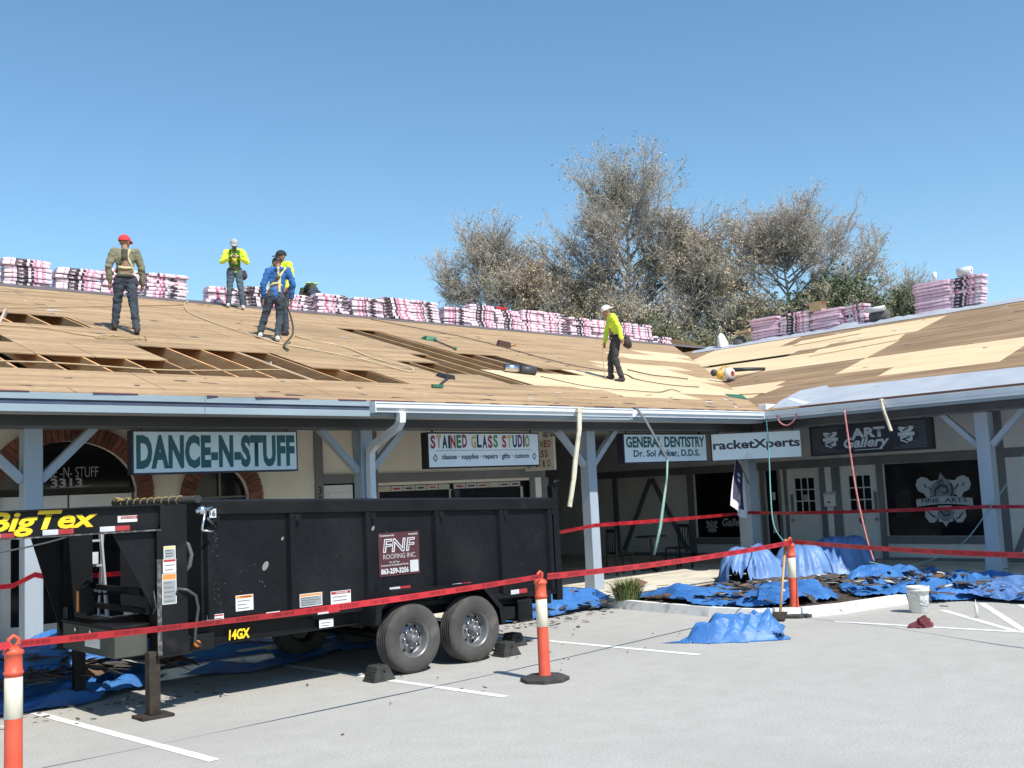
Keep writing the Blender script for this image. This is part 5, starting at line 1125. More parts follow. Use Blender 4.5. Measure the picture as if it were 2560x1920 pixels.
for k in range(5):
    m = MB(); nx = 8
    for i in range(nx + 1):
        x = -.5 + i / nx; e = .85 if i in (0, nx) else 1; dz_ = .006 * noise.noise((x * 4, k * 5, 0)); hh = .082 * (1 - .12 * (i in (0, nx)))
        for y, z in ((-.165 * e, .006), (.165 * e, .006), (.172 * e, hh * .5), (.162 * e, hh), (-.162 * e, hh), (-.172 * e, hh * .5)): m.v.append((x, y + .004 * noise.noise((x * 7, y * 3, k)), z + dz_))
    for i in range(nx):
        for j in range(6): j2 = (j + 1) % 6; m.f.append([i * 6 + j, i * 6 + j2, i * 6 + 6 + j2, i * 6 + 6 + j]); m.m.append(0); m.sm.append(False)
    m.f += [[5, 4, 3, 2, 1, 0], [nx * 6 + i for i in range(6)]]; m.m += [0, 0]; m.sm += [False, False]
    me = m.mesh('shingle_bundle'); me.materials.append(bmats[(0, 0, 2, 1, 3)[k]]); bmesh_.append(me)
ORD = ['bottom', 'second', 'third', 'fourth', 'fifth', 'sixth', 'seventh', 'eighth', 'ninth', 'tenth']
def stack(x, y, z, n, rz, desc, lean=0.0, spread=.03, plain=False):
    fl0 = math.pi if rng.random() < .35 else 0; k0 = int(rng.integers(0, 4))
    for i in range(n):
        k = 4 if plain else (k0 if rng.random() < .85 else int(rng.integers(0, 4))); o = bpy.data.objects.new('shingle_bundle', bmesh_[k]); COL.objects.link(o)
        fl_ = fl0
        dx, dy = rng.normal(0, spread), rng.normal(0, spread * .7)
        o.location = (x + dx * math.cos(rz) - dy * math.sin(rz) + lean * i * math.cos(rz), y + dx * math.sin(rz) + dy * math.cos(rz) + lean * i * math.sin(rz), z + i * .087); o.rotation_euler = (rng.normal(0, .008), rng.normal(0, .010), rz + fl_ + rng.normal(0, .025))
        tag(o, 'pink wrapped shingle bundle, %s layer of %s' % (ORD[i], desc), 'shingle bundle', 'wrapped shingle bundles stacked along the ridges')
NTH = ['first', 'second', 'third', 'fourth', 'fifth', 'sixth', 'seventh', 'eighth', 'ninth', 'tenth', 'eleventh', 'twelfth', 'thirteenth', 'fourteenth', 'fifteenth', 'sixteenth', 'seventeenth']
zb = zL(24.17) + .01
xs_ = [5.55, 6.63, 7.72, 8.80, 9.88, 10.92]
for i, x in enumerate(xs_): stack(x, 24.33, zb, [6, 7, 7, 6, 7, 7][i], 0, 'the %s stack from the left frame edge' % NTH[i], rng.normal(0, .006))
for i in range(17):
    x = 12.45 + i * 1.065; nn = [5, 6, 5, 6, 6, 7, 7, 6, 8, 7, 8, 8, 7, 7, 7, 7, 3][i]
    stack(x, 24.33 + rng.normal(0, .03), zb, nn, rng.normal(0, .02), 'the %s stack right of the ridge gap' % NTH[i], rng.normal(0, .01))
# the two groups on the right wing
zr_ = zR(27.45)
stack(27.62, 18.55, zr_, 8, R(-90), 'the right slope stack nearest the valley', 0, .035, True); stack(27.62, 17.5, zr_, 8, R(-90), 'the second right slope stack from the valley', .004, .03)
stack(27.62, 16.42, zr_ + .02, 7, R(-90), 'the right slope stack under the cardboard box', 0, .04, True); stack(27.66, 15.6, zr_, 7, R(-100), 'the right slope stack beside the white rolls', .004, .04)
stack(27.62, 13.18, zr_, 10, R(-90), 'the left half of the farthest right pile', 0, .02, True); stack(27.66, 12.35, zr_ - .02, 10, R(-96), 'the right half of the farthest right pile', .004, .03)
mroll = M('white_roll', (.62, .63, .66), rough=.5); mcard = M('cardboard', (.45, .30, .17), (.53, .37, .22), rough=.85, scale=5)
def roll(x, y, z, r, h, label, horiz=False, mat=None):
    t = thing('underlay_roll', label, 'roll', (x, y, z)); m = MB()
    if horiz: m.lathe([(.03, -h / 2), (r, -h / 2), (r, h / 2), (.03, h / 2)], 18, axis='y', c=(0, 0, r))
    else: m.lathe([(.03, 0), (r, 0), (r, h), (.03, h)], 18)
    m.build('wrap', mat or mroll, t); MB().lathe([(.028, -h / 2 + .01), (.028, h / 2 - .01)], 10, axis='y', c=(0, 0, r)).build('core', mcard, t) if horiz else MB().lathe([(.028, .01), (.028, h - .01)], 10).build('core', mcard, t)
roll(27.6, 13.12, zr_ + .885, .06, .24, 'small white roll standing on the left half of the far pile'); roll(27.62, 12.3, zr_ + .87, .12, .36, 'white roll lying on top of the far right pile', True)
roll(27.45, 14.72, zR(27.3) + .04, .15, .5, 'grey roll lying beside the boxed stack on the right slope', True, mfelt)
roll(27.3, 14.75, zR(27.3) + .32, .07, .55, 'thin white roll lying on the grey roll', True)
bx = thing('cardboard_box', 'open cardboard box standing on the pink stacks of the right slope', 'box', (27.6, 16.72, zr_ + .62)); m = MB(); m.box(-.15, .15, -.2, .2, 0, .26); m.build('carton', mcard, bx)
for s_ in (-1, 1): MB().hexa([(-.15, s_ * .2, .25), (.15, s_ * .2, .25), (.15, s_ * .21, .26), (-.15, s_ * .21, .26), (-.15, s_ * .33, .22), (.15, s_ * .33, .22), (.15, s_ * .33, .23), (-.15, s_ * .33, .23)]).build('flap', mcard, bx)
def bag(name, label, x, y, z, r, h, mat, seed, cat='bag'): crumple(name, label, cat, (x, y, z), r, r * .8, h, mat, seed, (), .2, 30)
bag('white_bag', 'white crumpled plastic bag at the foot of the right ridge by the valley', 27.35, 20.05, zR(27.3), .26, .5, mroll, 5.5)
bag('dark_sack', 'dark sack with a brown flap between the white bag and the pink stack', 27.45, 19.45, zR(27.4), .28, .33, mfelt, 7.5)
MB().hexa([(27.3, 19.0, zr_ + .33), (27.55, 19.0, zr_ + .33), (27.55, 19.5, zr_ + .3), (27.3, 19.5, zr_ + .3), (27.3, 19.0, zr_ + .42), (27.55, 19.0, zr_ + .45), (27.55, 19.5, zr_ + .38), (27.3, 19.5, zr_ + .35)]).build('cardboard_flap', mcard); tag(bpy.data.objects['cardboard_flap'], 'folded brown cardboard lying on the dark sack near the valley', 'cardboard')
# grey sheet bunched under the right stacks
m = MB(); n = 70
for i in range(n + 1):
    y = 9.6 + (20.6 - 9.6) * i / n; lift = .28 * max(0, noise.noise((y * .8, 1, 0))) + .1 * abs(noise.noise((y * 2.5, 4, 0)))
    for j, (dx, k) in enumerate(((-.55, .015), (-.40, .25), (-.25, .8), (-.12, 1.0), (.1, .6))): x = 27.45 + dx + .06 * noise.noise((y * 1.7, j, 3)); m.v.append((x, y, zR(min(x, XR)) + .03 + lift * k))
for i in range(n):
    for j in range(4): a = i * 5 + j; m.f.append([a, a + 1, a + 6, a + 5]); m.m.append(0); m.sm.append(True)
tag(m.build('grey_sheet', munder), 'rumpled grey plastic sheet bunched below the pink stacks on the right ridge', 'plastic sheet')

# ------------------------------------------------------------------ tools and ropes on the left slope
mgrn = M('green_tool', (.025, .13, .075), rough=.6); mtooldk = M('dark_tool', (.03, .028, .03), rough=.5)
def PL(x, y, h): return pL(x, y, h)
def scraper(x, y, x2, y2, label):
    t = thing('stripping_shovel', label, 'shovel', PL(x, y, .02)); MB().tube([PL(x, y, .05), PL(x2, y2, .04)], .018, 8).build('handle', mtooldk, t, True)
    MB().hexa([PL(x - .1, y - .04, .02), PL(x + .12, y - .04, .02), PL(x + .12, y + .25, .02), PL(x - .1, y + .25, .02), PL(x - .08, y - .03, .09), PL(x + .1, y - .03, .09), PL(x + .1, y + .22, .08), PL(x - .08, y + .22, .08)]).build('blade', mtooldk, t, True)
    d = (Vector(PL(x2, y2, .04)) - Vector(PL(x, y, .05))).normalized(); MB().beam(Vector(PL(x2, y2, .05)) + Vector((-.11, 0, 0)), Vector(PL(x2, y2, .05)) + Vector((.11, 0, 0)), .05, .05).build('grip', mgrn, t, True)
scraper(11.75, 14.55, 10.75, 13.62, 'dark stripping shovel with a green grip near the left eave')
t = thing('stripping_shovel', 'green handled shovel lying beside the long narrow hole', 'shovel', PL(15.5, 19.9, 0)); MB().hexa([PL(15.35, 19.8, .02), PL(15.62, 19.7, .02), PL(15.7, 20.1, .02), PL(15.45, 20.15, .02), PL(15.4, 19.85, .12), PL(15.6, 19.75, .12), PL(15.65, 20.0, .1), PL(15.5, 20.05, .1)]).build('blade', mgrn, t, True); MB().tube([PL(15.55, 19.75, .05), PL(15.2, 18.6, .04)], .016, 8).build('handle', mtooldk, t, True); MB().beam(PL(15.25, 18.6, .05), PL(15.08, 18.4, .05), .06, .04).build('grip', mgrn, t, True)
t = thing('hammer', 'dark headed roofing tool with a pale handle high on the left slope', 'hammer', PL(17.7, 19.7, 0)); MB().hexa([PL(17.55, 19.7, .02), PL(17.85, 19.55, .02), PL(17.95, 19.75, .02), PL(17.65, 19.9, .02), PL(17.57, 19.72, .17), PL(17.84, 19.58, .15), PL(17.92, 19.73, .15), PL(17.66, 19.87, .17)]).build('head', M('brown_head', (.07, .035, .025), rough=.7), t, True); MB().tube([PL(17.85, 19.7, .05), PL(18.6, 20.2, .04)], .02, 8).build('handle', mwood, t, True)
t = thing('underlay_roll', 'short dark roll with a silver wrapper at the lower end of the narrow hole', 'roll', PL(14.4, 15.6, 0)); MB().tube([PL(14.12, 15.72, .10), PL(14.42, 15.60, .10)], .085, 14).build('silver_wrapper', mchrome, t, True); MB().tube([PL(14.421, 15.6, .10), PL(14.74, 15.48, .10)], .09, 14).build('roll', M('dark_roll', (.03, .032, .04), (.06, .065, .075), rough=.5, scale=9), t, True)
strip(pL, [(19.3, 13.65), (19.8, 13.75), (20.0, 14.2), (19.4, 14.25), (19.15, 13.95)], .022, mgrn, 'green_scrap', None); o = bpy.data.objects['green_scrap']; tag(o, 'scrap of green sheet lying on the deck beside the valley', 'scrap')
# leaf blower by the valley
mblw = M('blower_white', (.62, .60, .56), rough=.45); mby = M('blower_yellow', (.55, .33, .05), rough=.5)
lb = thing('leaf_blower', 'white and yellow leaf blower with a dark nozzle lying near the valley', 'leaf blower', pR(21.7, 15.75, 0)); b0 = Vector(pR(21.7, 15.75, 0))
MB().lathe([(.0005, -.09), (.13, -.085), (.165, -.03), (.165, .04), (.12, .085), (.0005, .09)], 20, axis='y', c=b0 + Vector((0, 0, .2))).build('fan_housing', mblw, lb, True); MB().lathe([(.07, -.097), (.03, -.095), (.0005, -.094)], 14, axis='y', c=b0 + Vector((0, 0, .2))).build('intake', mred, lb, True)
MB().tube([b0 + Vector((.1, -.02, .3)), b0 + Vector((.45, -.25, .31)), b0 + Vector((.80, -.5, .30))], [.055, .045, .04], 12).build('nozzle', mtooldk, lb, True)
m = MB(); m.ball(b0 + Vector((-.2, .15, .2)), .12, 12, 0, (1, .8, 1)); m.tube([b0 + Vector((-.2, .15, .3)), b0 + Vector((-.1, .1, .40)), b0 + Vector((.05, .02, .38))], .02, 8); m.build('engine', mby, lb, True); MB().ball(b0 + Vector((-.3, .25, .24)), .09, 10).build('recoil_cover', mtooldk, lb, True); MB().beam(b0 + Vector((-.15, -.05, .03)), b0 + Vector((.1, -.1, .03)), .1, .03).build('foot', mtooldk, lb, True)
mrp = M('manila_rope', (.36, .26, .15), (.46, .34, .2), rough=.9, scale=30); mrp2 = M('pale_rope', (.52, .42, .28), (.60, .50, .35), rough=.9, scale=30); mrpd = M('dark_rope', (.09, .075, .06), (.15, .12, .1), rough=.9)
def rr(label, pts, r, mat, h=.03): return rope('safety_rope', label, 'rope', [PL(x, y, h + .01 * ((i * 7) % 3)) for i, (x, y) in enumerate(pts)], r, mat)
rr('tan rope running level behind the red capped roofer to the bundles', [(2.2, 17.8), (5.79, 19.66), (7.93, 20.97), (10.7, 22.9)], .013, mrp)
rr('pale rope running down the slope past the blue shirted roofer', [(11.35, 24.0), (11.1, 23.5), (10.73, 22.86), (10.16, 21.39), (9.97, 19.73), (10.0, 18.25), (10.11, 17.51), (10.54, 16.86), (10.96, 15.96), (11.2, 15.12), (11.42, 15.14), (11.52, 15.49), (11.43, 16.39), (11.6, 17.6), (11.27, 18.02), (11.2, 18.8)], .013, mrp2)
rr('tan rope coiled at the feet of the red capped roofer', [(2.5, 17.6), (5.15, 17.49), (5.83, 17.39), (6.21, 17.09), (6.54, 16.91), (6.8, 17.1), (7.1, 17.25), (7.2, 17.0), (6.7, 16.72), (6.4, 16.85), (6.7, 17.12), (7.15, 16.9), (7.3, 17.0), (7.45, 17.4)], .013, mrp)
rr('tan rope crossing the lower row of open rafters', [(2.2, 14.0), (4.15, 14.08), (4.91, 14.06), (6.14, 14.0), (7.12, 14.11), (8.01, 14.3), (8.35, 14.45)], .013, mrp, .05)
rr('dark rope running down from the ridge to the white capped roofer', [(16.3, 23.4), (16.69, 22.45), (17.33, 20.98), (17.57, 19.46), (17.4, 17.9), (17.5, 16.83), (18.34, 16.3), (17.9, 15.5), (18.33, 14.9), (19.4, 14.95)], .012, mrpd)
rr('thin dark cord lying across the new pale plywood below the white capped roofer', [(14.73, 15.3), (15.03, 14.3), (16.0, 14.0), (16.9, 14.06), (17.7, 14.4), (17.58, 14.05)], .009, mrpd)
rr('dark rope lying on new plywood toward the valley', [(19.3, 17.0), (19.35, 16.3), (19.8, 16.1), (20.4, 16.05)], .014, mrpd)
# ------------------------------------------------------------------ people: bodies and clothes grown from tapered limbs, then fused by a voxel remesh
def hull(p1, r1, p2, r2):
    bm = bmesh.new()
    for p, r in ((p1, r1), (p2, r2)):
        bmesh.ops.create_icosphere(bm, subdivisions=2, radius=r, matrix=Matrix.Translation(p))
    g_ = bmesh.ops.convex_hull(bm, input=bm.verts); 
    bmesh.ops.delete(bm, geom=[e for e in g_['geom_interior'] if isinstance(e, bmesh.types.BMVert)], context='VERTS')
    bm.verts.ensure_lookup_table(); idx = {v: i for i, v in enumerate(bm.verts)}
    vs = [v.co.copy() for v in bm.verts]; fs = [[idx[v] for v in f.verts] for f in bm.faces]; bm.free(); return vs, fs
def fuse(name, caps, mat, parent, vox, wrinkle=0.0, seed=0, smooth=2):
    m = MB()
    for c in caps:
        p1, r1, p2, r2 = Vector(c[0]), c[1], Vector(c[2]), c[3]
        vs, fs = hull(p1, r1, p2 if (p2 - p1).length > 1e-4 else p1 + Vector((0, 0, .002)), r2)
        if len(c) > 4:
            sx, sy = c[4]; mid = (p1 + p2) / 2; vs = [Vector((mid.x + (v.x - mid.x) * sx, mid.y + (v.y - mid.y) * sy, v.z)) for v in vs]
        m.add(vs, fs)
    me = m.mesh(name); ob = bpy.data.objects.new('fuse_source', me); COL.objects.link(ob)
    r = ob.modifiers.new('r', 'REMESH'); r.mode = 'VOXEL'; r.voxel_size = vox; r.use_smooth_shade = True
    s = ob.modifiers.new('s', 'SMOOTH'); s.factor = .5; s.iterations = smooth
    dg = bpy.context.evaluated_depsgraph_get(); me2 = bpy.data.meshes.new_from_object(ob.evaluated_get(dg)); bpy.data.objects.remove(ob); bpy.data.meshes.remove(me)
    if wrinkle:
        for v in me2.vertices: v.co += v.normal * wrinkle * (noise.noise(Vector((v.co.x * 9, v.co.y * 9, v.co.z * 16 + seed))) + .5 * noise.noise(Vector((v.co.x * 22 + seed, v.co.y * 22, v.co.z * 30))))
    me2.name = name; me2.materials.clear(); return link(name, me2, mat, parent)
mskin = M('tan_skin', (.30, .155, .095), (.36, .19, .12), rough=.6, scale=8); mskind = M('brown_skin', (.21, .10, .06), (.26, .13, .08), rough=.6, scale=8)
mhair = M('black_hair', (.012, .01, .009), rough=.6); meye = M('eye_dark', (.02, .015, .012), rough=.3); mlip = M('lips', (.22, .09, .07), rough=.5)
mneon = M('neon_cloth', (.62, .80, .045), (.70, .86, .08), rough=.8, scale=6, bump=.1); molive = M('olive_cloth', (.17, .165, .105), (.225, .21, .14), rough=.95, scale=6, bump=.1)
mblue = M('blue_fleece', (.025, .11, .33), (.04, .14, .39), rough=.95, scale=6, bump=.1); mjean = M('dark_jeans', (.030, .040, .055), (.055, .07, .09), rough=.95, scale=7, bump=.1)
mchar = M('charcoal_trousers', (.035, .034, .04), (.055, .053, .06), rough=.95, scale=7); mjeanl = M('washed_jeans', (.05, .075, .10), (.10, .14, .175), rough=.95, scale=5); mredc = M('red_cloth', (.34, .025, .03), rough=.9)
mshd = M('dark_shoe', (.03, .022, .02), rough=.7); mshw = M('pale_shoe', (.55, .53, .47), (.68, .66, .6), rough=.7, scale=20)
mstrap = M('tan_strap', (.50, .42, .24), (.58, .50, .3), rough=.85); mstrapd = M('dark_strap', (.06, .055, .035), rough=.85); mstrapy = M('yellow_strap', (.62, .52, .22), rough=.85); mgreenv = M('green_vest', (.07, .16, .03), rough=.9); mpouch = M('dark_pouch', (.03, .026, .026), (.05, .042, .04), rough=.85, scale=8)
mcapr = M('red_cap', (.60, .045, .05), rough=.85); mcapg = M('grey_cap', (.34, .36, .38), rough=.85); mcapw = M('white_cap', (.70, .68, .68), rough=.85)
def person(label, x, y, az, zf, J, shirt, trous, shoe, skin, group=None, hat=None, hatturn=0.0, turn=0.0, nod=0.0, feet=None, k=1.0, strap=None, pouch=None, legs=True, hood=False, vest=None, phone=False):
    z0 = zf(x, y); t = thing('person', label, 'person', (x, y, z0), -az)
    c, s = math.cos(-az), math.sin(-az)
    def foot(fx, fy): return zf(x + fx * c - fy * s, y + fx * s + fy * c) - z0
    D = dict(pel=(0, 0, .92), wst=(0, 0, 1.06), che=(0, .0, 1.28), nek=(0, -.01, 1.45), hl=(-.09, 0, .90), hr=(.09, 0, .90), sl=(-.185, 0, 1.40), sr=(.185, 0, 1.40),
             el=(-.25, -.03, 1.13), er=(.25, -.03, 1.13), wl=(-.25, .04, .89), wr=(.25, .04, .89), head=(0, .03, 1.585), fl=(-.12, 0), fr=(.12, 0), kl=None, kr=None)
    D.update(J); V = {q: Vector(v) * k for q, v in D.items() if v is not None and len(v) == 3}
    foots = {}
    for sd in 'lr':
        f = D['f' + sd]; fz = foot(*f); V['a' + sd] = Vector((f[0], f[1], fz + .095)); foots[sd] = Vector((f[0], f[1], fz))
        if 'k' + sd not in V: V['k' + sd] = (V['h' + sd] + V['a' + sd]) / 2 + Vector((0, .03, 0))
    H = V['head']; fwd = Matrix.Rotation(turn, 3, 'Z') @ Matrix.Rotation(nod, 3, 'X'); h3 = lambda a, b, d: H + fwd @ Vector((a, b, d)) * k
    # body: one continuous skin mesh
    bc = [(V['nek'] - Vector((0, 0, .06)), .058, h3(0, -.015, -.05), .055), (h3(0, -.015, .03), .088, h3(0, -.01, .035), .086), (h3(0, .02, -.02), .072, h3(0, .03, -.075), .052), (h3(0, .09, -.015), .012, h3(0, .108, -.032), .014),
          (h3(-.077, -.01, 0), .02, h3(-.08, -.015, -.025), .014), (h3(.077, -.01, 0), .02, h3(.08, -.015, -.025), .014), (h3(-.03, .075, .022), .02, h3(.03, .075, .022), .02),
          (V['pel'], .11, V['che'], .12), (V['che'], .115, V['nek'] - Vector((0, 0, .05)), .07), (V['sl'], .06, V['sr'], .06)]
    for sd in 'lr':
        bc += [(V['s' + sd], .055, V['e' + sd], .042), (V['e' + sd], .042, V['w' + sd], .028), (V['h' + sd], .085, V['k' + sd], .056), (V['k' + sd], .054, V['a' + sd], .038), (V['a' + sd], .035, foots[sd] + Vector((0, .06, .05)), .03)]
        w, e = V['w' + sd], V['e' + sd]; d = (w - e).normalized(); sg = -1 if sd == 'l' else 1; hd = D.get('hand' + sd); d = Vector(hd).normalized() if hd else d
        side = d.cross(Vector((sg, .2, 0))).normalized(); pal = d.cross(side).normalized(); kn = w + d * .075
        bc.append((w, .026, kn, .033))
        for q in range(4):
            b0_ = kn + side * (q - 1.5) * .019; L_ = (.07, .08, .076, .06)[q]; mid_ = b0_ + d * L_ * .55; bc += [(b0_, .0115, mid_, .011), (mid_, .011, mid_ + (d * .7 + pal * .7 * sg).normalized() * L_ * .45, .0095)]
        tb_ = w + d * .03 + side * -.03; bc.append((tb_, .013, tb_ + (d + side * -.7).normalized() * .055, .0105))
    body = fuse('body', bc, skin, t, .0115, smooth=1)
    # face details
    for sg in (-1, 1): MB().ball(h3(sg * .033, .083, .012), .010 * k, 8).build('eye', meye, t); MB().beam(h3(sg * .016, .094, .032), h3(sg * .05, .086, .034), .006, .007).build('eyebrow', mhair, t)
    MB().beam(h3(-.024, .083, -.062), h3(.024, .083, -.062), .012, .010).build('mouth', mlip, t)
    # clothes
    ch, pe, ne, ws = V['che'], V['pel'], V['nek'], V['wst']
    tc_ = [(pe + Vector((0, 0, .02)), .135, ws, .130, (1.08, .86)), (ws, .130, ch, .148, (1.10, .84)), (ch, .148, ch.lerp(ne, .45), .125, (1.1, .84)), (ch.lerp(ne, .5), .11, ne - Vector((0, 0, .02)), .072), (V['sl'], .078, V['sr'], .078)]
    for sd in 'lr': tc_ += [(V['s' + sd], .078, V['e' + sd], .062), (V['e' + sd], .062, V['w' + sd], .046)]
    if hood: tc_.append((ne + Vector((-.05, -.09, -.02)), .05, ne + Vector((.05, -.09, -.02)), .05))
    sh = fuse('shirt', tc_, shirt, t, .0135, .017, x * 3, 2)
    if legs:
        lc = [(pe + Vector((0, 0, .05)), .125, pe, .13, (1.12, .9))]
        for sd in 'lr':
            lc += [(V['h' + sd], .105, V['k' + sd], .076), (V['k' + sd], .076, V['a' + sd] + Vector((0, 0, .02)), .064), (pe, .12, V['h' + sd], .11)]
        fuse('trousers', lc, trous, t, .0135, .019, x * 5, 2)
        for sd in 'lr':
            a = foots[sd]; out = Vector(((-.02 if sd == 'l' else .02), 0, 0))
            fuse('shoe', [(a + Vector((0, -.035, .05)), .048, a + out + Vector((0, .13, .034)), .036), (a + Vector((0, -.03, .075)), .046, a + Vector((0, .02, .085)), .044)], shoe, t, .012, smooth=1)
    # hair or cap
    def dome(r, z0_, name, mat):
        m = MB(); n_ = 20; rows = 8
        for j in range(rows + 1):
            th = math.radians(100) * j / rows
            for i in range(n_): a = 2 * math.pi * i / n_; p = Vector((math.sin(th) * math.cos(a) * r * .92, math.sin(th) * math.sin(a) * r * 1.1 - .012, math.cos(th) * r * .98 + z0_)); m.v.append(tuple(h3(*p)))
        for j in range(rows):
            for i in range(n_): i2 = (i + 1) % n_; m.f.append([j * n_ + i, (j + 1) * n_ + i, (j + 1) * n_ + i2, j * n_ + i2]); m.m.append(0); m.sm.append(True)
        return m.build(name, mat, t)
    if hat:
        dome(.098, .028, 'hair', mhair); cp = dome(.106, .036, 'cap', hat); m = MB(); n_ = 9; q = []
        for i in range(n_): a = math.pi * (i / (n_ - 1)) ; q.append((math.cos(a) * .085, .06 + math.sin(a) * .135))
        ro = Matrix.Rotation(hatturn, 3, 'Z'); top = [h3(*(ro @ Vector((u, v, .034 - .12 * max(0, v - .08))))) for u, v in q]; m.v = [tuple(p) for p in top] + [tuple(p + Vector((0, 0, -.012))) for p in top]; m.f = [list(range(n_)), list(range(2 * n_ - 1, n_ - 1, -1))] + [[i, (i + 1) % n_, n_ + (i + 1) % n_, n_ + i] for i in range(n_)]; m.m = [0] * len(m.f); m.sm = [False] * len(m.f)
        m.build('brim', hat, cp)
    else: dome(.102, .026, 'hair', mhair)
    # harness straps pressed onto the shirt
    bv = BVHTree.FromPolygons([v.co.copy() for v in sh.data.vertices], [list(p.vertices) for p in sh.data.polygons])
    def on_shirt(u, zz, back):
        o_ = Vector((u, -1 if back else 1, zz)) + Vector((ch.x * (zz - pe.z) / (ch.z - pe.z), ch.y * max(0, (zz - pe.z) / (ch.z - pe.z)), 0)) * 1.0; h_ = bv.ray_cast(o_, Vector((0, 1 if back else -1, 0)))
        return (h_[0] + Vector((0, -.007 if back else .007, 0))) if h_[0] else None
    def strapm(pts, w, mat, back, name='harness'):
        P_ = []
        for (u0, z0_), (u1, z1) in zip(pts[:-1], pts[1:]):
            for i in range(10): f = i / 10; p = on_shirt(u0 + (u1 - u0) * f, (z0_ + (z1 - z0_) * f) * k, back); P_ += [p] if p else []
        if len(P_) < 3: return
        m = MB(); nrm = Vector((0, -1 if back else 1, 0))
        for i, p in enumerate(P_):
            d = (P_[min(i + 1, len(P_) - 1)] - P_[max(i - 1, 0)]).normalized(); sd = d.cross(nrm).normalized() * w / 2; m.v += [tuple(p - sd), tuple(p + sd), tuple(p - sd + nrm * .008), tuple(p + sd + nrm * .008)]
        for i in range(len(P_) - 1):
            a = 4 * i; b = a + 4; m.f += [[a + 2, b + 2, b + 3, a + 3], [a, a + 2, b + 2, b][::-1], [a + 1, a + 3, b + 3, b + 1]]; m.m += [0] * 3; m.sm += [True] * 3
        m.build(name, mat, t)
    if strap:
        for args in strap: strapm(*args)
    if vest: 
        for args in vest: strapm(*args)
    if pouch:
        px, py, pz, pr = pouch; fuse('tool_pouch', [((px, py, pz), pr * .7, (px, py, pz - pr * 1.1), pr), ((px, py, pz - pr), pr, (px + .02, py - .03, pz - pr * 1.5), pr * .8)], mpouch, t, .015); m = MB(); m.lathe([(.148, 0), (.158, 0), (.158, .05), (.148, .05)], 24, close=True); m.v = [(a * 1.08 + pe.x, b * .92 + pe.y, z_ + pe.z + .02) for a, b, z_ in m.v]; m.build('belt', mpouch, t)
    if phone: MB().box(-.035, .035, .25, .262, 1.19, 1.30).build('phone', mblackprint, t)
    return t
zfl = lambda x, y: zL(y) + .018 * CO
zfr = lambda x, y: zR(x) + .018 * CO
person('roofer in a red cap and olive shirt seen from behind on the left slope', 7.25, 17.72, R(20), zfl, dict(fl=(-.17, .12), fr=(.17, -.14), el=(-.27, -.02, 1.13), wl=(-.25, .06, .89), er=(.27, -.02, 1.12), wr=(.28, .07, .88)), molive, mjean, mshd, mskin, hat=mcapr, hatturn=R(0), turn=R(-35), k=1.0,
       strap=[([(-.03, 1.45), (-.02, 1.3), (-.13, 1.1), (-.14, 1.02)], .05, mstrapd, True), ([(.08, 1.45), (.03, 1.3), (.12, 1.12), (.135, .98)], .04, mstrap, True), ([(-.14, 1.13), (0, 1.1), (.13, 1.12)], .045, mstrap, True), ([(-.01, 1.43), (-.01, 1.24)], .10, mstrapd, True)], pouch=(.16, -.02, .93, .06))
person('roofer in a grey cap and neon shirt facing the lot with hands at his chest', 12.2, 23.2, R(207), zfl, dict(fl=(-.17, .05), fr=(.16, -.05), el=(-.30, .04, 1.14), wl=(-.07, .24, 1.22), er=(.30, .04, 1.14), wr=(.07, .24, 1.22), head=(0, .06, 1.575), handl=(1, .3, .2), handr=(-1, .3, .2)), mneon, mjeanl, mshw, mskind, hat=mcapg, nod=R(-28), phone=True, k=1.0,
       vest=[([(-.09, 1.43), (-.1, 1.2), (-.1, 1.05)], .07, mgreenv, False), ([(.09, 1.43), (.1, 1.2), (.1, 1.05)], .07, mgreenv, False), ([(-.13, 1.04), (0, 1.03), (.13, 1.04)], .07, mgreenv, False), ([(-.06, 1.4), (.06, 1.4)], .1, mgreenv, False)], pouch=(-.22, -.03, .90, .085))
person('roofer in a blue sweater with yellow harness straps walking away', 10.25, 18.0, R(26), zfl, dict(fl=(-.24, .08), fr=(.07, -.12), pel=(.05, 0, .88), wst=(.09, 0, 1.04), hl=(-.04, 0, .87), hr=(.14, 0, .87), kl=(-.15, .1, .48), kr=(.14, .05, .47), che=(.13, .02, 1.26), nek=(.14, .02, 1.43), head=(.11, .06, 1.565), sl=(-.055, 0, 1.39), sr=(.315, 0, 1.39), el=(-.17, -.02, 1.12), wl=(-.16, .06, .87), er=(.40, -.03, 1.12), wr=(.38, .06, .86)), mblue, mjean, mshw, mskin, turn=R(38), nod=R(-12), hood=True, k=.98,
       strap=[([(-0.08, 1.47), (-0.02, 1.28), (-0.02, 1.22)], .04, mstrapy, True), ([(0.08, 1.47), (0.02, 1.28), (0.02, 1.22)], .04, mstrapy, True), ([(0.02, 1.24), (0.07, 1.05), (0.11, 0.94)], .05, mstrapy, True), ([(-0.02, 1.24), (-0.09, 1.1)], .04, mstrapd, True), ([(-0.13, 1.07), (-0.05, 1.12), (0.05, 1.12), (0.12, 1.06)], .04, mstrapy, True), ([(-0.015, 1.3), (-0.015, 1.18)], .08, mstrapd, True)])
rope('lanyard', 'tan lanyard dangling from the harness of the blue sweatered roofer', 'rope', [(10.42, 17.8, 5.85), (10.52, 17.75, 5.45), (10.5, 17.7, 5.2), (10.25, 17.5, 5.0), (9.95, 17.1, 4.85), (9.75, 16.6, 4.70)], .020, mstrapd)
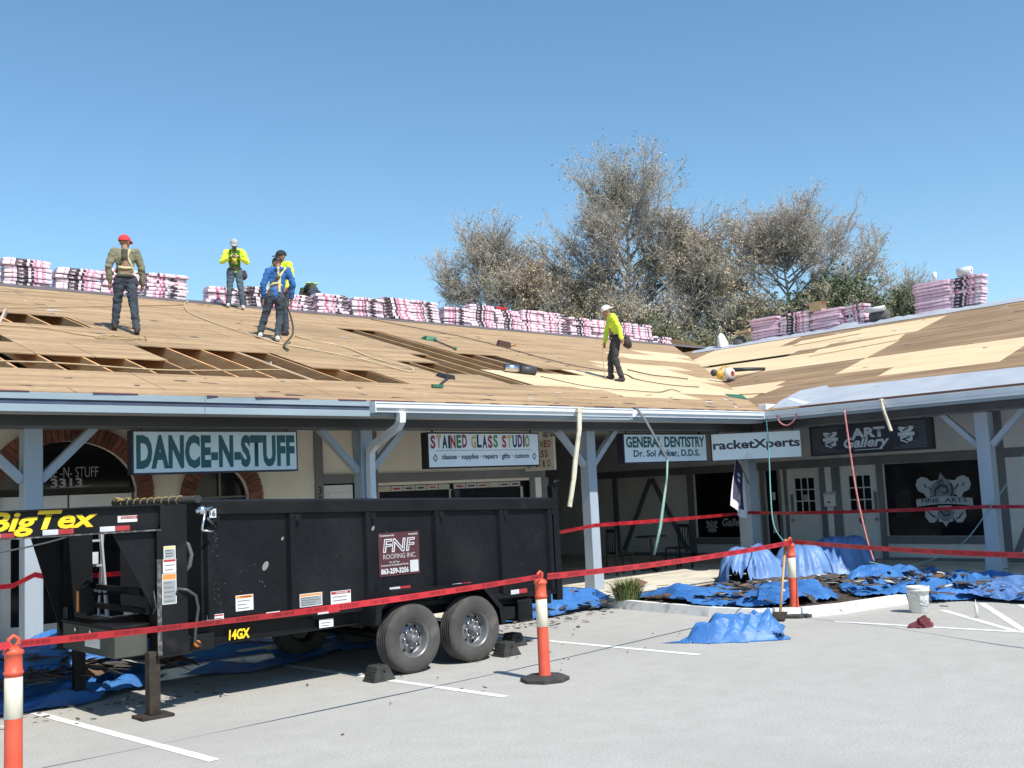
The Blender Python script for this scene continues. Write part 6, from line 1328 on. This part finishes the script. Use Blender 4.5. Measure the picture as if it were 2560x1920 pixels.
person('roofer in a neon shirt and black cap behind the blue sweatered man', 11.06, 19.0, R(250), zfl, dict(fl=(-.14, .1), fr=(.14, -.12), el=(-.26, .02, 1.13), wl=(-.22, .14, .93), er=(.26, .0, 1.13), wr=(.25, .08, .9)), mneon, mjean, mshd, mskin, hat=M('black_cap', (.02, .02, .024), rough=.85), turn=R(-20), nod=R(-8), k=1.02, pouch=(.2, .0, .9, .07))
person('roofer in a backward white cap and neon shirt looking down near the valley', 17.06, 15.3, R(-50), zfl, dict(fl=(-.1, -.06), fr=(.1, .14), che=(0, .05, 1.27), nek=(0, .10, 1.42), sl=(-.18, .07, 1.38), sr=(.18, .07, 1.38), head=(0, .18, 1.53), el=(-.26, -.04, 1.14), wl=(-.26, -.08, .90), er=(.25, .16, 1.13), wr=(.2, .22, .88), kl=(-.1, .06, .50), kr=(.11, .12, .49)), mneon, mchar, mshd, mskin, hat=mcapw, hatturn=R(180), nod=R(-24), k=1.0, pouch=(-.12, -.22, .90, .10),
       strap=[([(-.13, 1.02), (0, 1.02), (.13, 1.02)], .04, mstrapd, True)])
rope('lanyard', 'thin tan lanyard hanging from the white capped roofer to the plywood', 'rope', [(16.85, 15.5, 5.1), (16.78, 15.45, 4.7), (16.72, 15.35, 4.27)], .010, mrp)
zbk = lambda x, y: zL(YR) - abs(y - YR) * SL * .4
person('roofer bending over behind the ridge stacks in a dark green harness vest', 15.72, 25.35, R(10), zbk, dict(fl=(-.15, 0), fr=(.15, 0), pel=(0, -.1, .85), wst=(0, .0, .98), che=(0, .22, 1.08), nek=(0, .40, 1.04), head=(0, .50, .96), sl=(-.17, .36, 1.02), sr=(.17, .36, 1.02), el=(-.24, .36, .75), wl=(-.2, .40, .52), er=(.24, .36, .75), wr=(.2, .40, .52), hl=(-.09, -.1, .84), hr=(.09, -.1, .84)), M('dark_green_cloth', (.04, .05, .025), rough=.9), mjean, mshd, mskin, hat=None, nod=R(-80), k=1.0)
for u in (-1, 1): MB().ball((15.72 + u * .12, 25.37, zbk(0, 25.35) + 1.16), .07, 10, 0, (1, 1, .35)).build('hi_vis_patch', mneon, bpy.data.objects[[o.name for o in bpy.data.objects if o.name.startswith('person') and o.parent is None][-1]], True)
person('roofer in a red shirt half hidden behind the ridge stacks before the trees', 22.7, 25.3, R(180), zbk, dict(pel=(0, 0, .62), wst=(0, 0, .72), che=(0, .05, .88), nek=(0, .08, 1.02), head=(0, .12, 1.14), sl=(-.18, .06, .97), sr=(.18, .06, .97), hl=(-.09, 0, .6), hr=(.09, 0, .6), el=(-.26, .1, .75), wl=(-.2, .25, .65), er=(.26, .1, .75), wr=(.2, .25, .65), kl=(-.16, .25, .45), kr=(.16, .25, .45)), mredc, mjean, mshd, mskind, nod=R(-10))
zbr = lambda x, y: zR(XR) - abs(x - XR) * SL
person('roofer in a red shirt stooping behind the pink stack on the right slope', 28.35, 18.35, R(200), zbr, dict(pel=(0, -.05, .66), wst=(0, 0, .76), che=(0, .12, .88), nek=(0, .22, .98), head=(0, .30, 1.07), sl=(-.18, .18, .95), sr=(.18, .18, .95), hl=(-.09, -.05, .64), hr=(.09, -.05, .64), el=(-.26, .22, .74), wl=(-.2, .36, .64), er=(.26, .22, .74), wr=(.2, .36, .64), kl=(-.16, .2, .45), kr=(.16, .2, .45)), mredc, mjean, mshd, mskind, nod=R(-35))
# ------------------------------------------------------------------ winter trees behind the plaza
mbark = M('grey_bark', (.27, .245, .215), (.40, .37, .33), rough=.95, scale=2); mbark2 = M('pale_twig', (.42, .38, .32), (.54, .49, .42), rough=.95, scale=3)
LM = dict(tan=M('leaf_tan', (.42, .34, .235), (.54, .45, .32), rough=.85, scale=.8), olive=M('leaf_olive', (.20, .20, .10), (.29, .28, .15), rough=.85, scale=.8), dark=M('leaf_dark', (.065, .095, .04), (.11, .15, .065), rough=.8, scale=.8),
          rust=M('leaf_rust', (.38, .27, .17), (.48, .36, .235), rough=.85, scale=.8), gold=M('leaf_gold', (.36, .28, .12), (.45, .36, .17), rough=.85, scale=.8), grey=M('leaf_grey', (.36, .335, .29), (.47, .44, .385), rough=.9, scale=.8))
def unit(v): return v / (np.linalg.norm(v, axis=-1, keepdims=True) + 1e-9)
def segs_mesh(p0, p1, r0, r1, ns):
    d = unit(p1 - p0); a = np.where(np.abs(d[:, 2:3]) < .9, np.array([[0, 0, 1.]]), np.array([[1., 0, 0]])); e1 = unit(np.cross(d, a)); e2 = np.cross(d, e1); n = len(p0); vs = []
    for (p, r) in ((p0, r0), (p1, r1)):
        for k in range(ns): t = 2 * math.pi * k / ns; vs.append(p + (e1 * math.cos(t) + e2 * math.sin(t)) * r[:, None])
    V = np.stack(vs, 1).reshape(-1, 3); base = np.arange(n)[:, None] * 2 * ns; fs = []
    for k in range(ns): k2 = (k + 1) % ns; fs.append(np.concatenate([base + k, base + k2, base + ns + k2, base + ns + k], 1))
    return V, np.concatenate(fs, 0)
def npmesh(name, V, Fq, mi=None):
    me = bpy.data.meshes.new(name); me.vertices.add(len(V)); me.vertices.foreach_set('co', V.ravel()); me.loops.add(Fq.size); me.loops.foreach_set('vertex_index', Fq.ravel().astype(np.int32)); me.polygons.add(len(Fq)); me.polygons.foreach_set('loop_start', np.arange(len(Fq), dtype=np.int32) * Fq.shape[1])
    if mi is not None: me.polygons.foreach_set('material_index', mi.astype(np.int32))
    me.update(calc_edges=True); return me
def tree(name, label, base, h, blobs, seed, leaves, nl=26, nb=8, nt=7, leafn=1.0, trunk_r=.22, bare=.5, lean=0.0, leafsize=.14, twig=1.0, fork=.3, cat='tree'):
    """blobs: (dx, dy, z, rx, rz) ellipsoids of crown relative to the base."""
    h *= 1.05; blobs = [(b[0] * 1.15, b[1] * 1.15, b[2] * 1.05, b[3] * 1.2, b[4] * 1.1) for b in blobs]
    r = np.random.default_rng(seed); base = np.array(base, float); t = thing(name, label, cat, tuple(base), 0, 'bare winter trees behind the plaza')
    P0, P1, R0, R1 = [], [], [], []; top = np.array([lean, 0, h * .8]); TW0, TW1 = [], []
    N = 10; tp = [np.array([0, 0, -.1])]
    for i in range(1, N + 1): f = i / N; tp.append(top * f + np.array([r.normal(0, .012 * h) * f, r.normal(0, .012 * h) * f, 0]))
    for i in range(N): P0.append(tp[i]); P1.append(tp[i + 1]); R0.append(trunk_r * (1 - .88 * i / N)); R1.append(trunk_r * (1 - .88 * (i + 1) / N))
    wts = np.array([b[3] ** 2 * b[4] for b in blobs]); wts = wts / wts.sum(); ends = []
    for i in range(int(nl * 1.35)):
        b = blobs[r.choice(len(blobs), p=wts)]; v = unit(r.normal(size=3)); v[2] = abs(v[2]) * .9 - .25; rad = r.uniform(.55, .98); tgt = np.array([b[0] + v[0] * b[3] * rad, b[1] + v[1] * b[3] * rad, b[2] + v[2] * b[4] * rad])
        hz = np.hypot(tgt[0], tgt[1]); zs = np.clip(tgt[2] - hz * r.uniform(.7, 1.2), h * fork * r.uniform(.75, 1.1), h * .72); f = zs / (h * .8); s = top * f; q = [s]; K = 5; mid = (s + tgt) / 2 + np.array([0, 0, -.06 * hz]) + r.normal(0, .05 * hz + .05, 3)
        for k in range(1, K + 1): u = k / K; q.append((1 - u) ** 2 * s + 2 * u * (1 - u) * mid + u * u * tgt + r.normal(0, .06, 3))
        rr0 = trunk_r * (1 - .88 * f) * .6 + .015
        for k in range(K): P0.append(q[k]); P1.append(q[k + 1]); R0.append(rr0 * (1 - .8 * k / K)); R1.append(rr0 * (1 - .8 * (k + 1) / K))
        for j in range(nb + 4):
            u = r.uniform(.25, 1.0); k = min(int(u * K), K - 1); s2 = q[k] + (q[k + 1] - q[k]) * (u * K - k); dd = unit(unit(q[k + 1] - q[k]) * .8 + r.normal(0, .55, 3) + np.array([0, 0, .35])); L = r.uniform(.35, .8) * (h * .10 + .4); e2 = s2 + dd * L; m2 = (s2 + e2) / 2 + r.normal(0, .08 * L, 3)
            for a, c, ra, rb in ((s2, m2, .022, .015), (m2, e2, .015, .009)): P0.append(a); P1.append(c); R0.append(ra * twig + .004); R1.append(rb * twig + .003)
            for _ in range(nt + 2):
                u = r.uniform(.15, 1); s3 = s2 + (e2 - s2) * u + r.normal(0, .02, 3); d3 = unit(dd + r.normal(0, .6, 3) + np.array([0, 0, .25])); e3 = s3 + d3 * L * r.uniform(.25, .6); P0.append(s3); P1.append(e3); R0.append(.009 * twig); R1.append(.005 * twig); ends.append((s3, e3))
                for _ in range(3): d4 = unit(d3 + r.normal(0, .6, 3)); s4 = s3 + (e3 - s3) * r.uniform(.3, 1); TW0.append(s4); TW1.append(s4 + d4 * L * r.uniform(.15, .34))
    P0, P1, R0, R1 = map(np.array, (P0, P1, R0, R1)); V, Fq = segs_mesh(P0, P1, R0, R1, 5); link('trunk', npmesh('trunk', V, Fq), mbark, t)
    TW0, TW1 = np.array(TW0), np.array(TW1); V, Fq = segs_mesh(TW0, TW1, np.full(len(TW0), .0085 * twig), np.full(len(TW0), .004 * twig), 3); link('twigs', npmesh('twigs', V, Fq), mbark2, t)
    # leaves, in colour clumps
    keys = list(leaves.keys()); pr = np.array([leaves[q] for q in keys]); pr = pr / pr.sum(); nlv = int(len(TW0) * leafn * 2.1); idx = r.integers(0, len(TW0), nlv); c = TW1[idx] + r.normal(0, .05, (nlv, 3))
    if bare > 0: msk = np.array([noise.noise(Vector(p * .55 + seed)) for p in c]) > (bare - .5); c = c[msk]
    nlv = len(c); cl = np.array([noise.noise(Vector(p * .38 + seed * 2.3)) for p in c]); cl = np.clip((cl + .45) / .9 + r.normal(0, .16, nlv), 0, .9999); mi = np.searchsorted(np.cumsum(pr), cl); mi = np.clip(mi, 0, len(keys) - 1)
    a = unit(r.normal(size=(nlv, 3))); b = unit(np.cross(a, r.normal(size=(nlv, 3)))); sz = leafsize * .52 * r.uniform(.5, 1.3, nlv)[:, None]; V = np.stack([c - a * sz, c + b * sz * .5, c + a * sz, c - b * sz * .5], 1).reshape(-1, 3); Fq = np.arange(nlv * 4).reshape(-1, 4)
    o = link('crown', npmesh('crown', V, Fq, mi), [LM[q] for q in keys], t)
    return t
tree('bare_tree', 'slender grey bare tree at the left end of the treeline', (37.7, 43.0, 0), 17.4, [(0, 0, 12.5, 2.1, 4.4), (-.4, .4, 8.5, 2.0, 2.2)], 11, dict(grey=5, tan=2, olive=2, dark=1.2), 30, 9, 7, .55, .20, .45, leafsize=.11)
tree('bare_tree', 'tallest grey brown tree in the middle with dark green tufts', (43.4, 37.6, 0), 21.2, [(0, 0, 15.5, 2.9, 5.2), (-2.4, 2.4, 13, 2.3, 3.2), (2.0, -2.2, 12.5, 2.3, 4.0), (0, 0, 9, 4.2, 3)], 23, dict(grey=4, tan=3, olive=2.2, dark=1.6), 58, 9, 7, .75, .34, .38, leafsize=.12)
tree('bare_tree', 'broad bare tree with a forked open crown right of the tallest tree', (50.0, 32.0, 0), 17.6, [(0, 0, 14.2, 2.0, 3.0), (2.1, -2.1, 13.2, 1.9, 2.6), (-1.6, 1.6, 13.8, 1.5, 2.6), (3.0, -2.6, 11.8, 1.4, 1.4)], 37, dict(tan=4, grey=4, rust=2), 34, 9, 7, .6, .28, .42, leafsize=.11, fork=.45)
tree('leafy_tree', 'olive brown half leafed tree standing before the tallest tree', (42.2, 40.0, 0), 14.2, [(0, 0, 10.2, 2.5, 3.6), (.5, -.5, 6.8, 2.8, 2.6)], 41, dict(tan=3, olive=3, grey=2, rust=1, dark=1), 34, 9, 7, 1.5, .2, .30)
tree('leafy_tree', 'small rusty tree between the slender tree and the tallest one', (39.0, 40.6, 0), 14.6, [(0, 0, 11.0, 2.2, 3.4), (-1, 1, 7.6, 2.0, 2.6)], 53, dict(rust=4, tan=2, olive=2, dark=1), 26, 8, 7, 1.1, .16, .36)
tree('leafy_tree', 'brown twiggy tree filling the gap right of the tallest tree', (46.6, 35.0, 0), 16.0, [(0, 0, 11.8, 2.4, 4.0), (.8, -.8, 7.4, 2.7, 2.8)], 67, dict(tan=4, rust=3, grey=2, olive=2), 34, 9, 7, 1.4, .2, .32)
tree('evergreen_tree', 'dark green evergreen tree at the right end of the treeline', (50.8, 29.9, 0), 12.8, [(0, 0, 9.9, 1.9, 2.3), (1.0, -1.0, 9.0, 1.1, 1.6), (-1.2, 1.2, 9.0, 1.8, 2.0)], 71, dict(dark=6, olive=2), 36, 9, 8, 2.6, .22, .12, leafsize=.15)
tree('leafy_tree', 'golden brown bush tree low behind the ridge stacks', (38.6, 38.3, 0), 10.6, [(0, 0, 7.8, 2.2, 2.6)], 83, dict(gold=5, olive=2, tan=2), 26, 8, 7, 1.8, .14, .2)
tree('leafy_tree', 'dull green bush tree low beside the valley', (41.8, 33.9, 0), 10.4, [(0, 0, 7.6, 2.6, 2.7)], 97, dict(olive=4, dark=3, tan=2), 30, 8, 7, 2.2, .15, .15)
tree('leafy_tree', 'tangled brown tree low in the middle of the treeline', (41.5, 36.3, 0), 11.8, [(0, 0, 8.4, 2.7, 3.2)], 103, dict(tan=4, grey=3, olive=2, rust=1), 34, 8, 7, 1.5, .16, .25)
tree('leafy_tree', 'pale tangled tree low before the broad bare tree', (46.0, 31.6, 0), 11.8, [(0, 0, 8.3, 2.7, 3.2)], 109, dict(tan=3, olive=3, grey=3, dark=1), 34, 8, 7, 1.6, .16, .22)
tree('leafy_tree', 'olive tree low behind the boxed pink stacks', (49.0, 29.2, 0), 11.8, [(0, 0, 8.6, 2.4, 2.8)], 113, dict(olive=4, dark=2, tan=2), 30, 8, 7, 1.8, .15, .2)
tree('leafy_tree', 'grey green bush tree behind the first stacks left of the treeline', (36.4, 41.6, 0), 9.6, [(0, 0, 7.4, 2.0, 2.3)], 127, dict(olive=3, grey=3, dark=1), 24, 8, 7, 1.3, .13, .3)
tree('evergreen_tree', 'small dark pine far right between the stacks', (55.0, 28.6, 0), 11.4, [(0, 0, 10.0, 1.2, 1.2), (-.9, .8, 9.7, .9, .7)], 131, dict(dark=5, olive=1), 20, 7, 7, 2.0, .13, .12, leafsize=.14)
tree('bare_tree', 'thin spindly bare sapling beside the small far pine', (55.8, 28.0, 0), 12.4, [(0, 0, 11.0, .6, 1.6)], 137, dict(grey=1), 14, 6, 5, .25, .09, .5, leafsize=.09)
